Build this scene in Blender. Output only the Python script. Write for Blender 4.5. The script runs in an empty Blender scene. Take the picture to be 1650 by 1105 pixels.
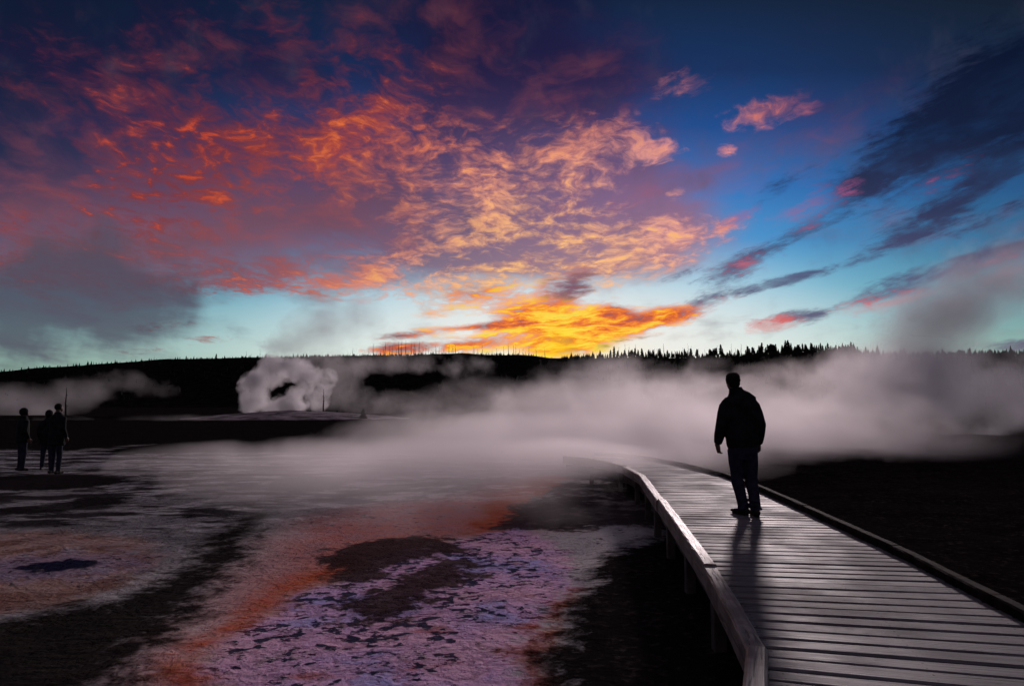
import bpy, bmesh, math, random
import numpy as np
from mathutils import Vector, Matrix, noise as mnoise

random.seed(7)
rng = np.random.default_rng(7)
R = math.radians
scene = bpy.context.scene
COL = scene.collection

# ------------------------------------------------------------------ camera
CAM = Vector((0.0, 0.0, 1.85))
PITCH = R(5.07)
FPX = 1100.0                       # focal length in photo pixels (photo is 1650 x 1105)
camd = bpy.data.cameras.new("camera")
camd.sensor_width = 36.0
camd.lens = 24.0
camd.clip_start = 0.05
camd.clip_end = 20000.0
cam = bpy.data.objects.new("camera", camd)
COL.objects.link(cam)
cam.location = CAM
cam.rotation_euler = (math.pi / 2 + PITCH, 0, 0)
scene.camera = cam


def ray(px, py):
    """direction of a photo pixel, y component 1"""
    x = (px - 825.0) / FPX
    y = (552.5 - py) / FPX
    c, s = math.cos(PITCH), math.sin(PITCH)
    d = Vector((x, c - y * s, s + y * c))
    return d / d.y


def at(px, py, Y):
    """point seen at that pixel at distance Y"""
    return CAM + ray(px, py) * Y


def on(px, py, z=0.0):
    """point seen at that pixel on the level plane z"""
    d = ray(px, py)
    return CAM + d * ((z - CAM.z) / d.z)


# ------------------------------------------------------------------ render settings
scene.view_settings.view_transform = 'Standard'
scene.view_settings.look = 'None'
scene.view_settings.exposure = 0.0
scene.view_settings.gamma = 1.0
scene.render.engine = 'CYCLES'
cy = scene.cycles
cy.use_denoising = True
try:
    cy.denoiser = 'OPENIMAGEDENOISE'
    cy.denoising_input_passes = 'RGB_ALBEDO_NORMAL'
except Exception:
    pass
cy.use_adaptive_sampling = True
cy.adaptive_threshold = 0.03
cy.adaptive_min_samples = 12
cy.max_bounces = 5
cy.diffuse_bounces = 2
cy.glossy_bounces = 2
cy.transmission_bounces = 1
cy.volume_bounces = 1
cy.transparent_max_bounces = 24
cy.volume_step_rate = 1.0
cy.volume_max_steps = 256
cy.caustics_reflective = False
cy.caustics_refractive = False
cy.sample_clamp_indirect = 4.0


def lin(r, g, b):
    f = lambda c: (c / 255 / 12.92) if c / 255 <= 0.04045 else ((c / 255 + 0.055) / 1.055) ** 2.4
    return (f(r), f(g), f(b), 1.0)


# ------------------------------------------------------------------ node helper
class NT:
    def __init__(self, tree):
        self.t = tree
        self.n = tree.nodes
        self.l = tree.links

    def new(self, typ, **kw):
        nd = self.n.new(typ)
        for k, v in kw.items():
            setattr(nd, k, v)
        return nd

    def put(self, sock, v):
        if v is None:
            return
        if isinstance(v, bpy.types.NodeSocket):
            self.l.new(v, sock)
        elif isinstance(v, (tuple, list)) and sock.type == 'VECTOR':
            sock.default_value = tuple(v)[:3]
        elif isinstance(v, (tuple, list)) and sock.type == 'RGBA':
            sock.default_value = tuple(v) if len(v) == 4 else tuple(v) + (1.0,)
        elif sock.type == 'RGBA':
            sock.default_value = (v, v, v, 1.0)
        else:
            sock.default_value = v

    def m(self, op, a, b=None, c=None, clamp=False):
        nd = self.new('ShaderNodeMath', operation=op, use_clamp=clamp)
        for i, v in enumerate((a, b, c)):
            if v is not None:
                self.put(nd.inputs[i], v)
        return nd.outputs[0]

    def add(self, *xs):
        o = xs[0]
        for x in xs[1:]:
            o = self.m('ADD', o, x)
        return o

    def mul(self, *xs):
        o = xs[0]
        for x in xs[1:]:
            o = self.m('MULTIPLY', o, x)
        return o

    def v(self, op, a, b=None, out=0):
        nd = self.new('ShaderNodeVectorMath', operation=op)
        self.put(nd.inputs[0], a)
        if b is not None:
            self.put(nd.inputs['Scale'] if op == 'SCALE' else nd.inputs[1], b)
        return nd.outputs[out]

    def sep(self, vec):
        nd = self.new('ShaderNodeSeparateXYZ')
        self.put(nd.inputs[0], vec)
        return nd.outputs

    def comb(self, x, y, z=0.0):
        nd = self.new('ShaderNodeCombineXYZ')
        for i, q in enumerate((x, y, z)):
            self.put(nd.inputs[i], q)
        return nd.outputs[0]

    def mix(self, fac, a, b, mode='MIX'):
        nd = self.new('ShaderNodeMix', data_type='RGBA', blend_type=mode, clamp_factor=True)
        self.put(nd.inputs[0], fac)
        self.put(nd.inputs[6], a)
        self.put(nd.inputs[7], b)
        return nd.outputs[2]

    def step(self, x, lo, hi, a=0.0, b=1.0):
        nd = self.new('ShaderNodeMapRange', interpolation_type='SMOOTHSTEP', clamp=True)
        for k, q in zip(('Value', 'From Min', 'From Max', 'To Min', 'To Max'), (x, lo, hi, a, b)):
            self.put(nd.inputs[k], q)
        return nd.outputs[0]

    def linear(self, x, lo, hi, a=0.0, b=1.0):
        nd = self.new('ShaderNodeMapRange', interpolation_type='LINEAR', clamp=True)
        for k, q in zip(('Value', 'From Min', 'From Max', 'To Min', 'To Max'), (x, lo, hi, a, b)):
            self.put(nd.inputs[k], q)
        return nd.outputs[0]

    def mapping(self, vec, loc=(0, 0, 0), rot=(0, 0, 0), scale=(1, 1, 1), kind='POINT'):
        nd = self.new('ShaderNodeMapping', vector_type=kind)
        self.put(nd.inputs['Vector'], vec)
        nd.inputs['Location'].default_value = loc
        nd.inputs['Rotation'].default_value = rot
        nd.inputs['Scale'].default_value = scale
        return nd.outputs[0]

    def noise(self, vec, scale=1.0, detail=4.0, rough=0.55, lac=2.0, dist=0.0, col=False):
        nd = self.new('ShaderNodeTexNoise', noise_dimensions='3D')
        self.put(nd.inputs['Vector'], vec)
        self.put(nd.inputs['Scale'], scale)
        nd.inputs['Detail'].default_value = detail
        nd.inputs['Roughness'].default_value = rough
        nd.inputs['Lacunarity'].default_value = lac
        nd.inputs['Distortion'].default_value = dist
        return nd.outputs['Color' if col else 'Fac']

    def ball(self, vec, loc, rad, rot=(0, 0, 0)):
        """1 at the middle of an ellipsoid, 0 at its surface"""
        mp = self.mapping(vec, loc, rot, rad, 'TEXTURE')
        nd = self.new('ShaderNodeTexGradient', gradient_type='SPHERICAL')
        self.l.new(mp, nd.inputs[0])
        return nd.outputs['Fac']

    def ramp(self, fac, stops, interp='LINEAR'):
        nd = self.new('ShaderNodeValToRGB')
        cr = nd.color_ramp
        cr.interpolation = interp
        while len(cr.elements) < len(stops):
            cr.elements.new(0.5)
        for e, (p, c) in zip(cr.elements, stops):
            e.position = p
        for e, (p, c) in zip(cr.elements, stops):
            e.color = c if len(c) == 4 else tuple(c) + (1,)
        self.put(nd.inputs[0], fac)
        return nd.outputs[0]


# ------------------------------------------------------------------ sky
SUN_AZ = R(19.0)       # the glow that throws the walker's shadow towards the viewer
SUN_EL = R(12.0)       # centre of the glowing western sky the lamp stands for

world = bpy.data.worlds.new("World")
scene.world = world
world.use_nodes = True
wt = NT(world.node_tree)
wt.n.clear()
tc = wt.new('ShaderNodeTexCoord')
D = tc.outputs['Generated']                     # view direction
dx, dy, dz = wt.sep(D)
ady = wt.m('MAXIMUM', wt.m('ABSOLUTE', dy), 0.05)
u = wt.m('DIVIDE', dx, ady)
v = wt.m('DIVIDE', dz, ady)
UV = wt.comb(u, v, 0.0)
el = wt.m('ADD', wt.m('MAXIMUM', v, 0.0), 0.25)
PL = wt.comb(wt.m('DIVIDE', u, el), wt.m('DIVIDE', 1.0, el), 0.0)    # the sheet the clouds lie in


def sky_ball(px, py, rx, ry, deg=0.0):
    d = ray(px, py)
    return wt.ball(UV, (d.x, d.z, 0), (rx / FPX, ry / FPX, 10), (0, 0, R(deg)))


def field(blobs):
    """soft maximum-like sum of ellipses (x, y, rx, ry, tilt, weight)"""
    o = None
    for (x, y, rx, ry, deg, w) in blobs:
        b = wt.m('MULTIPLY', sky_ball(x, y, rx, ry, deg), w)
        o = b if o is None else wt.m('ADD', o, b)
    return o


# noises, each about -1 .. 1
def nz(*args, **kw):
    return wt.m('MULTIPLY', wt.m('SUBTRACT', wt.noise(*args, **kw), 0.5), 4.0)


warp = wt.v('SUBTRACT', wt.noise(wt.mapping(PL, scale=(3, 3, 1)), 1.0, 4, 0.6, col=True), (0.5, 0.5, 0.5))
PLw = wt.v('ADD', PL, wt.v('SCALE', warp, 0.22))
UVw = wt.v('ADD', UV, wt.v('SCALE', warp, 0.035))
nbig = nz(wt.mapping(PLw, loc=(1.3, 0.4, 0), scale=(2.6, 2.6, 1)), 1.0, 4, 0.55)
nmid = nz(wt.mapping(PLw, loc=(3.1, 7.7, 2), scale=(8.0, 9.0, 1)), 1.0, 5, 0.58)
nfin = nz(wt.mapping(PLw, loc=(9.1, 1.7, 5), scale=(22.0, 26.0, 1)), 1.0, 5, 0.6)
wisp = nz(wt.mapping(UVw, (0, 0, 0), (0, 0, R(25)), (0.22, 0.030, 1), 'TEXTURE'), 1.0, 7, 0.66)
wisp2 = nz(wt.mapping(UVw, (4, 2, 1), (0, 0, R(18)), (0.055, 0.011, 1), 'TEXTURE'), 1.0, 6, 0.62)
flat = nz(wt.mapping(UVw, (0, 0, 0), (0, 0, R(5)), (0.11, 0.022, 1), 'TEXTURE'), 1.0, 6, 0.66)
flat2 = nz(wt.mapping(UVw, (2, 5, 1), (0, 0, R(3)), (0.042, 0.0095, 1), 'TEXTURE'), 1.0, 5, 0.62)

# clear sky: pale cyan at the horizon, navy above
t = wt.linear(v, 0.05, 0.62)
clear = wt.ramp(t, [
    (0.00, lin(205, 228, 216)), (0.05, lin(206, 230, 228)), (0.12, lin(180, 218, 228)), (0.22, lin(122, 190, 220)),
    (0.34, lin(66, 146, 206)), (0.48, lin(40, 112, 186)), (0.64, lin(13, 72, 140)),
    (0.80, lin(5, 43, 92)), (1.00, lin(4, 27, 58))])
side = wt.m('MULTIPLY', wt.step(u, -0.05, -0.75), 1.0)
hi = wt.step(v, 0.10, 0.34)
clear = wt.mix(wt.mul(side, hi, 0.80), clear, lin(6, 24, 66))
clear = wt.mix(wt.mul(side, 0.75), clear, lin(120, 156, 150), 'MULTIPLY')
clear = wt.mix(wt.mul(wt.step(u, 0.25, 0.78), 0.85), clear, lin(140, 172, 166), 'MULTIPLY')
# the sky texture's own dusk light, weak
nis = wt.new('ShaderNodeTexSky', sky_type='NISHITA')
nis.sun_disc = False
nis.sun_elevation = R(0.5)
nis.sun_rotation = SUN_AZ
nis.altitude = 2200
clear = wt.mix(0.012, clear, nis.outputs[0], 'ADD')

sun = field([(900, 560, 640, 230, 0, 1.0)])
glow = wt.step(sun, 0.05, 1.0)
clear = wt.mix(wt.mul(glow, 0.9), clear, lin(246, 238, 230))
core = wt.step(sky_ball(895, 585, 210, 70), 0.0, 0.9)
clear = wt.mix(wt.mul(core, 0.75), clear, lin(255, 240, 190))

# 1  smooth violet veil
veil = field([(830, 60, 330, 240, -20, 1.1), (560, 330, 420, 150, -8, 1.35), (130, 400, 330, 170, 0, 1.2),
              (700, 200, 420, 220, 0, 0.8), (260, 260, 420, 170, 0, 0.6), (60, 90, 280, 130, -20, 0.7),
              (1000, 320, 260, 130, 10, 0.95), (1020, 400, 280, 80, 8, 1.05), (830, 330, 300, 140, 0, 0.8), (330, 60, 360, 130, -20, 0.65),
              (1180, 110, 300, 120, 20, 0.4), (760, 420, 330, 60, 4, 0.5), (1320, 180, 260, 90, 30, 0.35)])
veil_m = wt.step(wt.add(veil, wt.m('MULTIPLY', nbig, 0.36), wt.m('MULTIPLY', nmid, 0.13)), 0.02, 1.0)
veil_c = wt.ramp(t, [(0.10, lin(118, 114, 136)), (0.24, lin(124, 98, 120)), (0.40, lin(110, 78, 100)), (0.58, lin(76, 54, 86)),
                     (0.78, lin(34, 28, 62)), (1.0, lin(18, 20, 50))])
veil_c = wt.mix(wt.step(u, -0.2, 0.25, 0.0, 0.45), veil_c, wt.ramp(t, [(0.2, lin(216, 150, 148)), (0.45, lin(168, 124, 160)),
                                                                      (0.7, lin(60, 52, 100)), (1.0, lin(18, 26, 66))]))
veil_c = wt.mix(wt.mul(wt.step(nmid, -0.3, 1.2, 0.0, 0.35), wt.step(v, 0.36, 0.52, 1.0, 0.1)), veil_c, lin(176, 84, 84))
skyc = wt.mix(wt.mul(veil_m, 0.9), clear, veil_c)

# 2  broken sheet of small lit clouds
lit = field([(420, 230, 400, 140, -10, 1.0), (600, 190, 230, 140, 20, 0.9), (230, 310, 300, 120, 0, 1.0),
             (800, 270, 300, 130, 10, 0.85), (960, 240, 180, 80, 12, 0.85), (830, 370, 330, 90, 4, 0.85),
             (1010, 410, 240, 70, 10, 0.8), (100, 120, 330, 150, -20, 0.72), (420, 40, 360, 110, 0, 0.75), (250, 200, 260, 90, -10, 0.5),
             (1240, 180, 130, 40, 14, 1.35), (1100, 135, 90, 45, 20, 0.95), (1065, 245, 66, 26, 6, 1.4), (1090, 312, 24, 15, 20, 1.4),
             (1170, 242, 26, 18, 0, 1.3), (440, 440, 320, 50, 3, 1.0), (600, 440, 100, 30, 12, 1.0), (180, 420, 340, 90, 0, 1.0),
             (20, 420, 180, 120, 0, 0.5), (640, 85, 200, 90, 10, 0.5), (760, 465, 130, 46, 6, 1.2), (1090, 385, 130, 46, 14, 0.9),
             (1180, 360, 60, 18, 24, 0.8), (330, 548, 80, 12, 4, 0.9), (260, 525, 100, 14, 4, 0.8), (230, 565, 70, 10, 4, 0.8),
             (420, 460, 160, 26, 4, 0.8), (700, 505, 60, 16, 6, 0.8), (840, 442, 220, 26, 5, 0.5), (1010, 455, 120, 22, 12, 0.5), (640, 478, 120, 22, 4, 0.6), (560, 470, 160, 30, 6, 0.6)])
tex = wt.add(wt.m('MULTIPLY', nbig, 0.28), wt.m('MULTIPLY', nmid, 0.52), wt.m('MULTIPLY', nfin, 0.62))
litx = wt.add(wt.m('MULTIPLY', lit, 1.0), wt.mul(tex, wt.step(lit, 0.05, 0.5)))
lit_m = wt.step(litx, 0.28, 1.60)
near = wt.step(wt.v('DISTANCE', UV, (0.065, 0.09, 0), out=1), 0.62, 0.08)
warmc = wt.ramp(near, [(0.0, lin(132, 52, 50)), (0.28, lin(188, 78, 58)), (0.5, lin(222, 118, 92)), (0.75, lin(238, 156, 128)), (1.0, lin(255, 192, 132))])
pinkr = wt.mix(wt.step(u, 0.02, 0.24), warmc, wt.ramp(near, [(0.0, lin(140, 80, 116)), (0.4, lin(220, 140, 144)), (0.8, lin(240, 168, 150)), (1.0, lin(255, 190, 140))]))
dimt = wt.step(v, 0.36, 0.58, 1.0, 0.36)
pinkr = wt.mix(wt.m('SUBTRACT', 1.0, dimt), pinkr, lin(60, 30, 62))
pinkr = wt.mix(wt.mul(wt.step(u, -0.32, -0.72), wt.step(v, 0.22, 0.42), 0.65), pinkr, lin(82, 38, 58))
edge = wt.mix(wt.step(tex, -0.5, 0.5), wt.mix(0.6, pinkr, veil_c), pinkr)
skyc = wt.mix(wt.mul(lit_m, 0.95), skyc, edge)
# brightest lit edges
spark = wt.step(wt.add(wt.m('MULTIPLY', lit, 0.4), wt.m('MULTIPLY', nfin, 0.55), wt.m('MULTIPLY', nmid, 0.55)), 0.55, 1.35)
skyc = wt.mix(wt.mul(spark, wt.step(lit_m, 0.2, 0.8), 0.85, dimt), skyc, wt.mix(near, lin(246, 92, 36), lin(255, 204, 120)))

# mauve haze in front of the sheet
fv = field([(500, 370, 270, 120, 6, 1.25), (230, 430, 330, 100, 0, 1.0), (700, 60, 300, 170, -30, 0.9), (960, 130, 200, 140, 0, 0.7), (60, 330, 200, 120, 0, 0.6), (220, 170, 300, 120, -20, 0.6), (400, 60, 300, 110, 0, 0.5), (80, 230, 220, 140, 0, 0.6), (620, 260, 160, 80, 0, 0.5)])
fv_m = wt.step(wt.add(fv, wt.m('MULTIPLY', nbig, 0.3), wt.m('MULTIPLY', nmid, 0.12)), 0.05, 1.1)
fv_c = wt.ramp(t, [(0.15, lin(112, 104, 124)), (0.28, lin(120, 86, 104)), (0.42, lin(112, 70, 84)), (0.62, lin(66, 46, 82)), (0.85, lin(28, 24, 58))])
fv_c = wt.mix(wt.step(nmid, -0.4, 1.0, 0.0, 0.5), fv_c, lin(150, 76, 76))
skyc = wt.mix(wt.mul(fv_m, wt.step(wt.mul(spark, lit_m), 0.1, 0.9, 0.74, 0.42)), skyc, fv_c)

# 3  grey smoke low on the left
gry = field([(40, 510, 250, 120, 0, 1.25), (190, 460, 120, 170, 60, 1.0), (300, 490, 170, 80, 30, 0.6), (60, 420, 200, 110, 20, 0.6)])
gry_m = wt.step(wt.add(gry, wt.m('MULTIPLY', nbig, 0.35), wt.m('MULTIPLY', nz(wt.mapping(UVw, rot=(0, 0, R(30)), scale=(16, 9, 1)), 1.0, 4, 0.55), 0.3)), 0.0, 1.1)
skyc = wt.mix(wt.mul(gry_m, 0.82), skyc, lin(76, 76, 92))

# 4  dark slanting streaks on the right with rosy undersides
strk = field([(1570, 195, 380, 120, 32, 1.2), (1420, 275, 210, 55, 30, 0.95), (1640, 120, 260, 150, 36, 1.0), (1530, 335, 210, 34, 27, 1.15),
              (1490, 378, 130, 20, 20, 1.0), (1620, 265, 110, 40, 30, 1.0), (1500, 447, 190, 30, 15, 1.25), (1620, 405, 110, 30, 16, 1.1),
              (1280, 512, 95, 19, 9, 1.45), (1260, 455, 90, 18, 14, 1.1), (1190, 430, 110, 26, 18, 1.0), (1140, 480, 110, 28, 24, 1.1),
              (1240, 395, 140, 24, 28, 0.7), (1250, 310, 120, 30, 36, 0.6), (1640, 556, 100, 16, 6, 1.7), (1310, 440, 150, 12, 14, 0.9),
              (1100, 440, 60, 14, 18, 0.7), (1600, 350, 150, 30, 24, 0.6), (1420, 480, 90, 14, 12, 0.9)])
wsp = wt.add(wt.m('MULTIPLY', wisp, 0.50), wt.m('MULTIPLY', wisp2, 0.34))
wsp = wt.m('MULTIPLY', wsp, wt.step(strk, 0.0, 0.3))
strk_m = wt.step(wt.add(wt.m('MULTIPLY', strk, 0.92), wsp, wt.mul(wt.add(wt.m('MULTIPLY', nfin, 0.22), wt.m('MULTIPLY', nmid, 0.22)), wt.step(strk, 0.0, 0.3))), 0.18, 1.2)
strk_c = wt.ramp(t, [(0.0, lin(104, 96, 118)), (0.25, lin(78, 80, 116)), (0.42, lin(48, 52, 84)), (0.62, lin(22, 31, 58)), (0.9, lin(9, 19, 44))])
rose = field([(1310, 330, 110, 44, 24, 1.2), (1430, 486, 120, 24, 12, 1.2), (1245, 522, 66, 18, 8, 1.9), (1200, 428, 100, 26, 14, 0.7),
              (1190, 352, 70, 20, 26, 1.2), (1620, 440, 120, 44, 14, 0.9), (1130, 500, 100, 24, 16, 0.6), (1500, 300, 200, 40, 28, 0.35)])
rose_m = wt.step(wt.add(rose, wt.mul(wt.add(wt.m('MULTIPLY', wsp, 1.3), wt.m('MULTIPLY', nfin, 0.35), wt.m('MULTIPLY', nmid, 0.25)), wt.step(rose, 0.0, 0.3))), 0.2, 1.25)
rose_c = wt.ramp(t, [(0.05, lin(236, 92, 72)), (0.22, lin(204, 104, 112)), (0.45, lin(156, 86, 130))])
skyc = wt.mix(wt.mul(rose_m, wt.step(strk_m, 0.6, 0.0), 0.45), skyc, rose_c)
skyc = wt.mix(wt.mul(strk_m, wt.step(wt.add(nmid, nbig, wt.m('MULTIPLY', wisp, 0.6)), -1.1, 0.6, 0.66, 0.95)), skyc, wt.mix(wt.mul(rose_m, 0.85), strk_c, rose_c))

# 5  fiery cloud over the set sun
flt = wt.add(wt.m('MULTIPLY', flat, 0.46), wt.m('MULTIPLY', flat2, 0.36))
fire = field([(900, 532, 160, 54, 2, 1.25), (1030, 520, 140, 36, 8, 1.05), (860, 500, 120, 44, 10, 0.75), (925, 458, 76, 40, 12, 1.0),
              (985, 500, 54, 34, 20, 0.8), (770, 472, 140, 48, 8, 0.75), (745, 556, 110, 22, 4, 1.1), (635, 560, 74, 20, 4, 1.2),
              (750, 528, 150, 11, 4, 0.9), (640, 541, 80, 9, 2, 0.9), (905, 562, 100, 26, 0, 0.9), (1080, 506, 80, 20, 10, 0.6)])
fire_m = wt.step(wt.add(fire, wt.mul(flt, wt.step(fire, 0.0, 0.35))), 0.26, 1.0)
hot = wt.step(wt.add(wt.m('MULTIPLY', sky_ball(900, 548, 270, 120), 0.9), wt.m('MULTIPLY', flt, 1.9)), -0.35, 1.25)
fire_c = wt.ramp(hot, [(0.0, lin(128, 80, 88)), (0.24, lin(200, 84, 48)), (0.48, lin(242, 120, 20)), (0.7, lin(255, 172, 16)), (1.0, lin(255, 222, 60))])
dusk = wt.step(wt.add(field([(935, 460, 90, 34, 12, 1.5), (1040, 545, 120, 14, 10, 0.7)]), wt.m('MULTIPLY', flt, 1.2)), 0.25, 1.0)
fire_c = wt.mix(wt.mul(dusk, 0.85), fire_c, lin(104, 80, 106))
skyc = wt.mix(wt.mul(fire_m, 0.96), skyc, fire_c)
beam = wt.step(sky_ball(905, 578, 44, 80), 0.0, 0.9)
skyc = wt.mix(wt.mul(beam, 0.5), skyc, lin(255, 214, 30))
# overhead and behind the viewer: unseen rosy grey sky, brightened to light the ground
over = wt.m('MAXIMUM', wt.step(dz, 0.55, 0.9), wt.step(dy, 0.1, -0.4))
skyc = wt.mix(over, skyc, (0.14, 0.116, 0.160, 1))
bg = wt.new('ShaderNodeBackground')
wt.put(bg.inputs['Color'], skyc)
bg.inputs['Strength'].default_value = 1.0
wo = wt.new('ShaderNodeOutputWorld')
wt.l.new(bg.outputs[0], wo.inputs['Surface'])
world.cycles.sampling_method = 'MANUAL'
world.cycles.sample_map_resolution = 512

# ------------------------------------------------------------------ sun
sund = bpy.data.lights.new("sun", 'SUN')
sund.energy = 2.3
sund.angle = R(3.5)
sund.color = (1.0, 0.83, 0.84)
sun_o = bpy.data.objects.new("sun", sund)
COL.objects.link(sun_o)
sdir = Vector((math.sin(SUN_AZ) * math.cos(SUN_EL), math.cos(SUN_AZ) * math.cos(SUN_EL), math.sin(SUN_EL)))
sun_o.rotation_euler = (-sdir).to_track_quat('-Z', 'Y').to_euler()
sun_o.location = (0, 0, 60)

# ------------------------------------------------------------------ mesh helpers
def tag(o, label=None, cat=None, group=None, kind=None):
    for k, q in (('label', label), ('category', cat), ('group', group), ('kind', kind)):
        if q:
            o[k] = q
    return o


def obj(name, me, mat=None, parent=None):
    o = bpy.data.objects.new(name, me)
    COL.objects.link(o)
    if mat is not None:
        for mm in (mat if isinstance(mat, (list, tuple)) else [mat]):
            me.materials.append(mm)
    if parent is not None:
        o.parent = parent
    return o


def empty(name, loc, rz=0.0):
    o = bpy.data.objects.new(name, None)
    COL.objects.link(o)
    o.location = loc
    o.rotation_euler = (0, 0, rz)
    o.empty_display_size = 0.2
    return o


def mesh_from(name, verts, faces, smooth=False):
    me = bpy.data.meshes.new(name)
    me.from_pydata([tuple(q) for q in verts], [], faces)
    me.update()
    if smooth:
        for p in me.polygons:
            p.use_smooth = True
    return me


def bm_mesh(name, bm, smooth=False):
    me = bpy.data.meshes.new(name)
    bm.to_mesh(me)
    bm.free()
    if smooth:
        for p in me.polygons:
            p.use_smooth = True
    return me


def tube(bm, pts, cap=True, n=12):
    """loft: pts = [(centre, radius across, radius deep)] with rings square to the path"""
    rings = []
    P = [Vector(p[0]) for p in pts]
    side = None
    for i, p in enumerate(pts):
        d = (P[min(i + 1, len(P) - 1)] - P[max(i - 1, 0)]).normalized()
        if side is None:
            ref = Vector((1, 0, 0)) if abs(d.x) < 0.8 else Vector((0, 0, 1))
            side = (ref - d * ref.dot(d)).normalized()
        else:
            side = (side - d * side.dot(d)).normalized()
        up = d.cross(side)
        rx, ry = p[1], (p[2] if len(p) > 2 else p[1])
        rings.append([bm.verts.new(P[i] + side * (math.cos(k * 2 * math.pi / n) * rx) + up * (math.sin(k * 2 * math.pi / n) * ry)) for k in range(n)])
    for a, b in zip(rings, rings[1:]):
        for k in range(n):
            bm.faces.new((a[k], a[(k + 1) % n], b[(k + 1) % n], b[k]))
    if cap:
        bm.faces.new(list(reversed(rings[0])))
        bm.faces.new(rings[-1])


def ball_bm(bm, c, r, sub=3, rot=None):
    M = Matrix.Translation(Vector(c)) @ (rot.to_4x4() if rot is not None else Matrix.Identity(4)) @ Matrix.Diagonal(Vector((*r, 1)))
    bmesh.ops.create_icosphere(bm, subdivisions=sub, radius=1.0, matrix=M)


def fuse(name, bm, voxel, smooth_iter=4, factor=0.5):
    """one continuous skin over overlapping closed shapes"""
    bmesh.ops.recalc_face_normals(bm, faces=bm.faces)
    me = bm_mesh(name + '_raw', bm)
    o = bpy.data.objects.new(name + '_raw', me)
    COL.objects.link(o)
    md = o.modifiers.new('r', 'REMESH')
    md.mode = 'VOXEL'
    md.voxel_size = voxel
    if smooth_iter:
        sm = o.modifiers.new('s', 'SMOOTH')
        sm.iterations = smooth_iter
        sm.factor = factor
    dg = bpy.context.evaluated_depsgraph_get()
    out = bpy.data.meshes.new_from_object(o.evaluated_get(dg))
    out.name = name
    bpy.data.objects.remove(o)
    bpy.data.meshes.remove(me)
    for p in out.polygons:
        p.use_smooth = True
    return out


def material(name):
    m = bpy.data.materials.new(name)
    m.use_nodes = True
    nt = NT(m.node_tree)
    nt.n.clear()
    out = nt.new('ShaderNodeOutputMaterial')
    bs = nt.new('ShaderNodeBsdfPrincipled')
    nt.l.new(bs.outputs[0], out.inputs['Surface'])
    return m, nt, bs, out


def plain(name, col, rough=0.8, var=0.3, scale=6.0, spec=0.3, bump=0.0):
    m, nt, bs, out = material(name)
    c = nt.new('ShaderNodeTexCoord').outputs['Object']
    n = nt.noise(c, scale, 5, 0.6)
    a = tuple(q * (1 - var) for q in col[:3])
    b = tuple(min(1, q * (1 + var)) for q in col[:3])
    nt.put(bs.inputs['Base Color'], nt.mix(nt.step(n, 0.3, 0.7), a, b))
    bs.inputs['Roughness'].default_value = rough
    bs.inputs['Specular IOR Level'].default_value = spec
    if bump:
        bp = nt.new('ShaderNodeBump')
        bp.inputs['Strength'].default_value = bump
        bp.inputs['Distance'].default_value = 0.02
        nt.put(bp.inputs['Height'], n)
        nt.l.new(bp.outputs[0], bs.inputs['Normal'])
    return m


# ------------------------------------------------------------------ ground
def poly_sd(X, Y, poly):
    """signed distance to a polygon in the ground plane, positive inside"""
    P = np.array(poly, float)
    d = np.full(X.shape, 1e9)
    ins = np.zeros(X.shape, bool)
    n = len(P)
    for i in range(n):
        a, b = P[i], P[(i + 1) % n]
        ex, ey = b - a
        wx, wy = X - a[0], Y - a[1]
        tt = np.clip((wx * ex + wy * ey) / (ex * ex + ey * ey + 1e-12), 0, 1)
        d = np.minimum(d, np.hypot(wx - ex * tt, wy - ey * tt))
        c1 = (a[1] <= Y) != (b[1] <= Y)
        with np.errstate(divide='ignore', invalid='ignore'):
            xi = a[0] + (Y - a[1]) / (b[1] - a[1] + 1e-12) * ex
        ins ^= c1 & (X < xi)
    return np.where(ins, d, -d)


def gp(pts):
    return [tuple(on(x, y, 0.0)[:2]) for x, y in pts]


def spaced(knots):
    """[(value, step), ...] -> increasing samples whose step follows the knots"""
    out = [knots[0][0]]
    ks = np.array([k[0] for k in knots])
    st = np.array([k[1] for k in knots])
    while out[-1] < knots[-1][0]:
        out.append(out[-1] + float(np.interp(out[-1], ks, st)))
    return np.array(out)


gx = spaced([(-6000, 900), (-300, 60), (-60, 4), (-16, 0.22), (-8, 0.10), (4, 0.08), (8, 0.16), (20, 0.8), (60, 5), (300, 60), (6000, 900)])
gy = spaced([(-6000, 900), (-200, 60), (-20, 3), (2, 0.25), (3.5, 0.06), (9, 0.09), (18, 0.16), (40, 0.6), (90, 3), (300, 40), (6000, 900)])
GX, GY = np.meshgrid(gx, gy)
GD = np.hypot(GX, GY)


def fbm2(X, Y, s, seed=0.0, octv=3):
    return np.array([mnoise.fractal(Vector((x * s + seed, y * s - seed, seed)), 1.0, 2.0, octv) for x, y in zip(X.ravel(), Y.ravel())]).reshape(X.shape)


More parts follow.
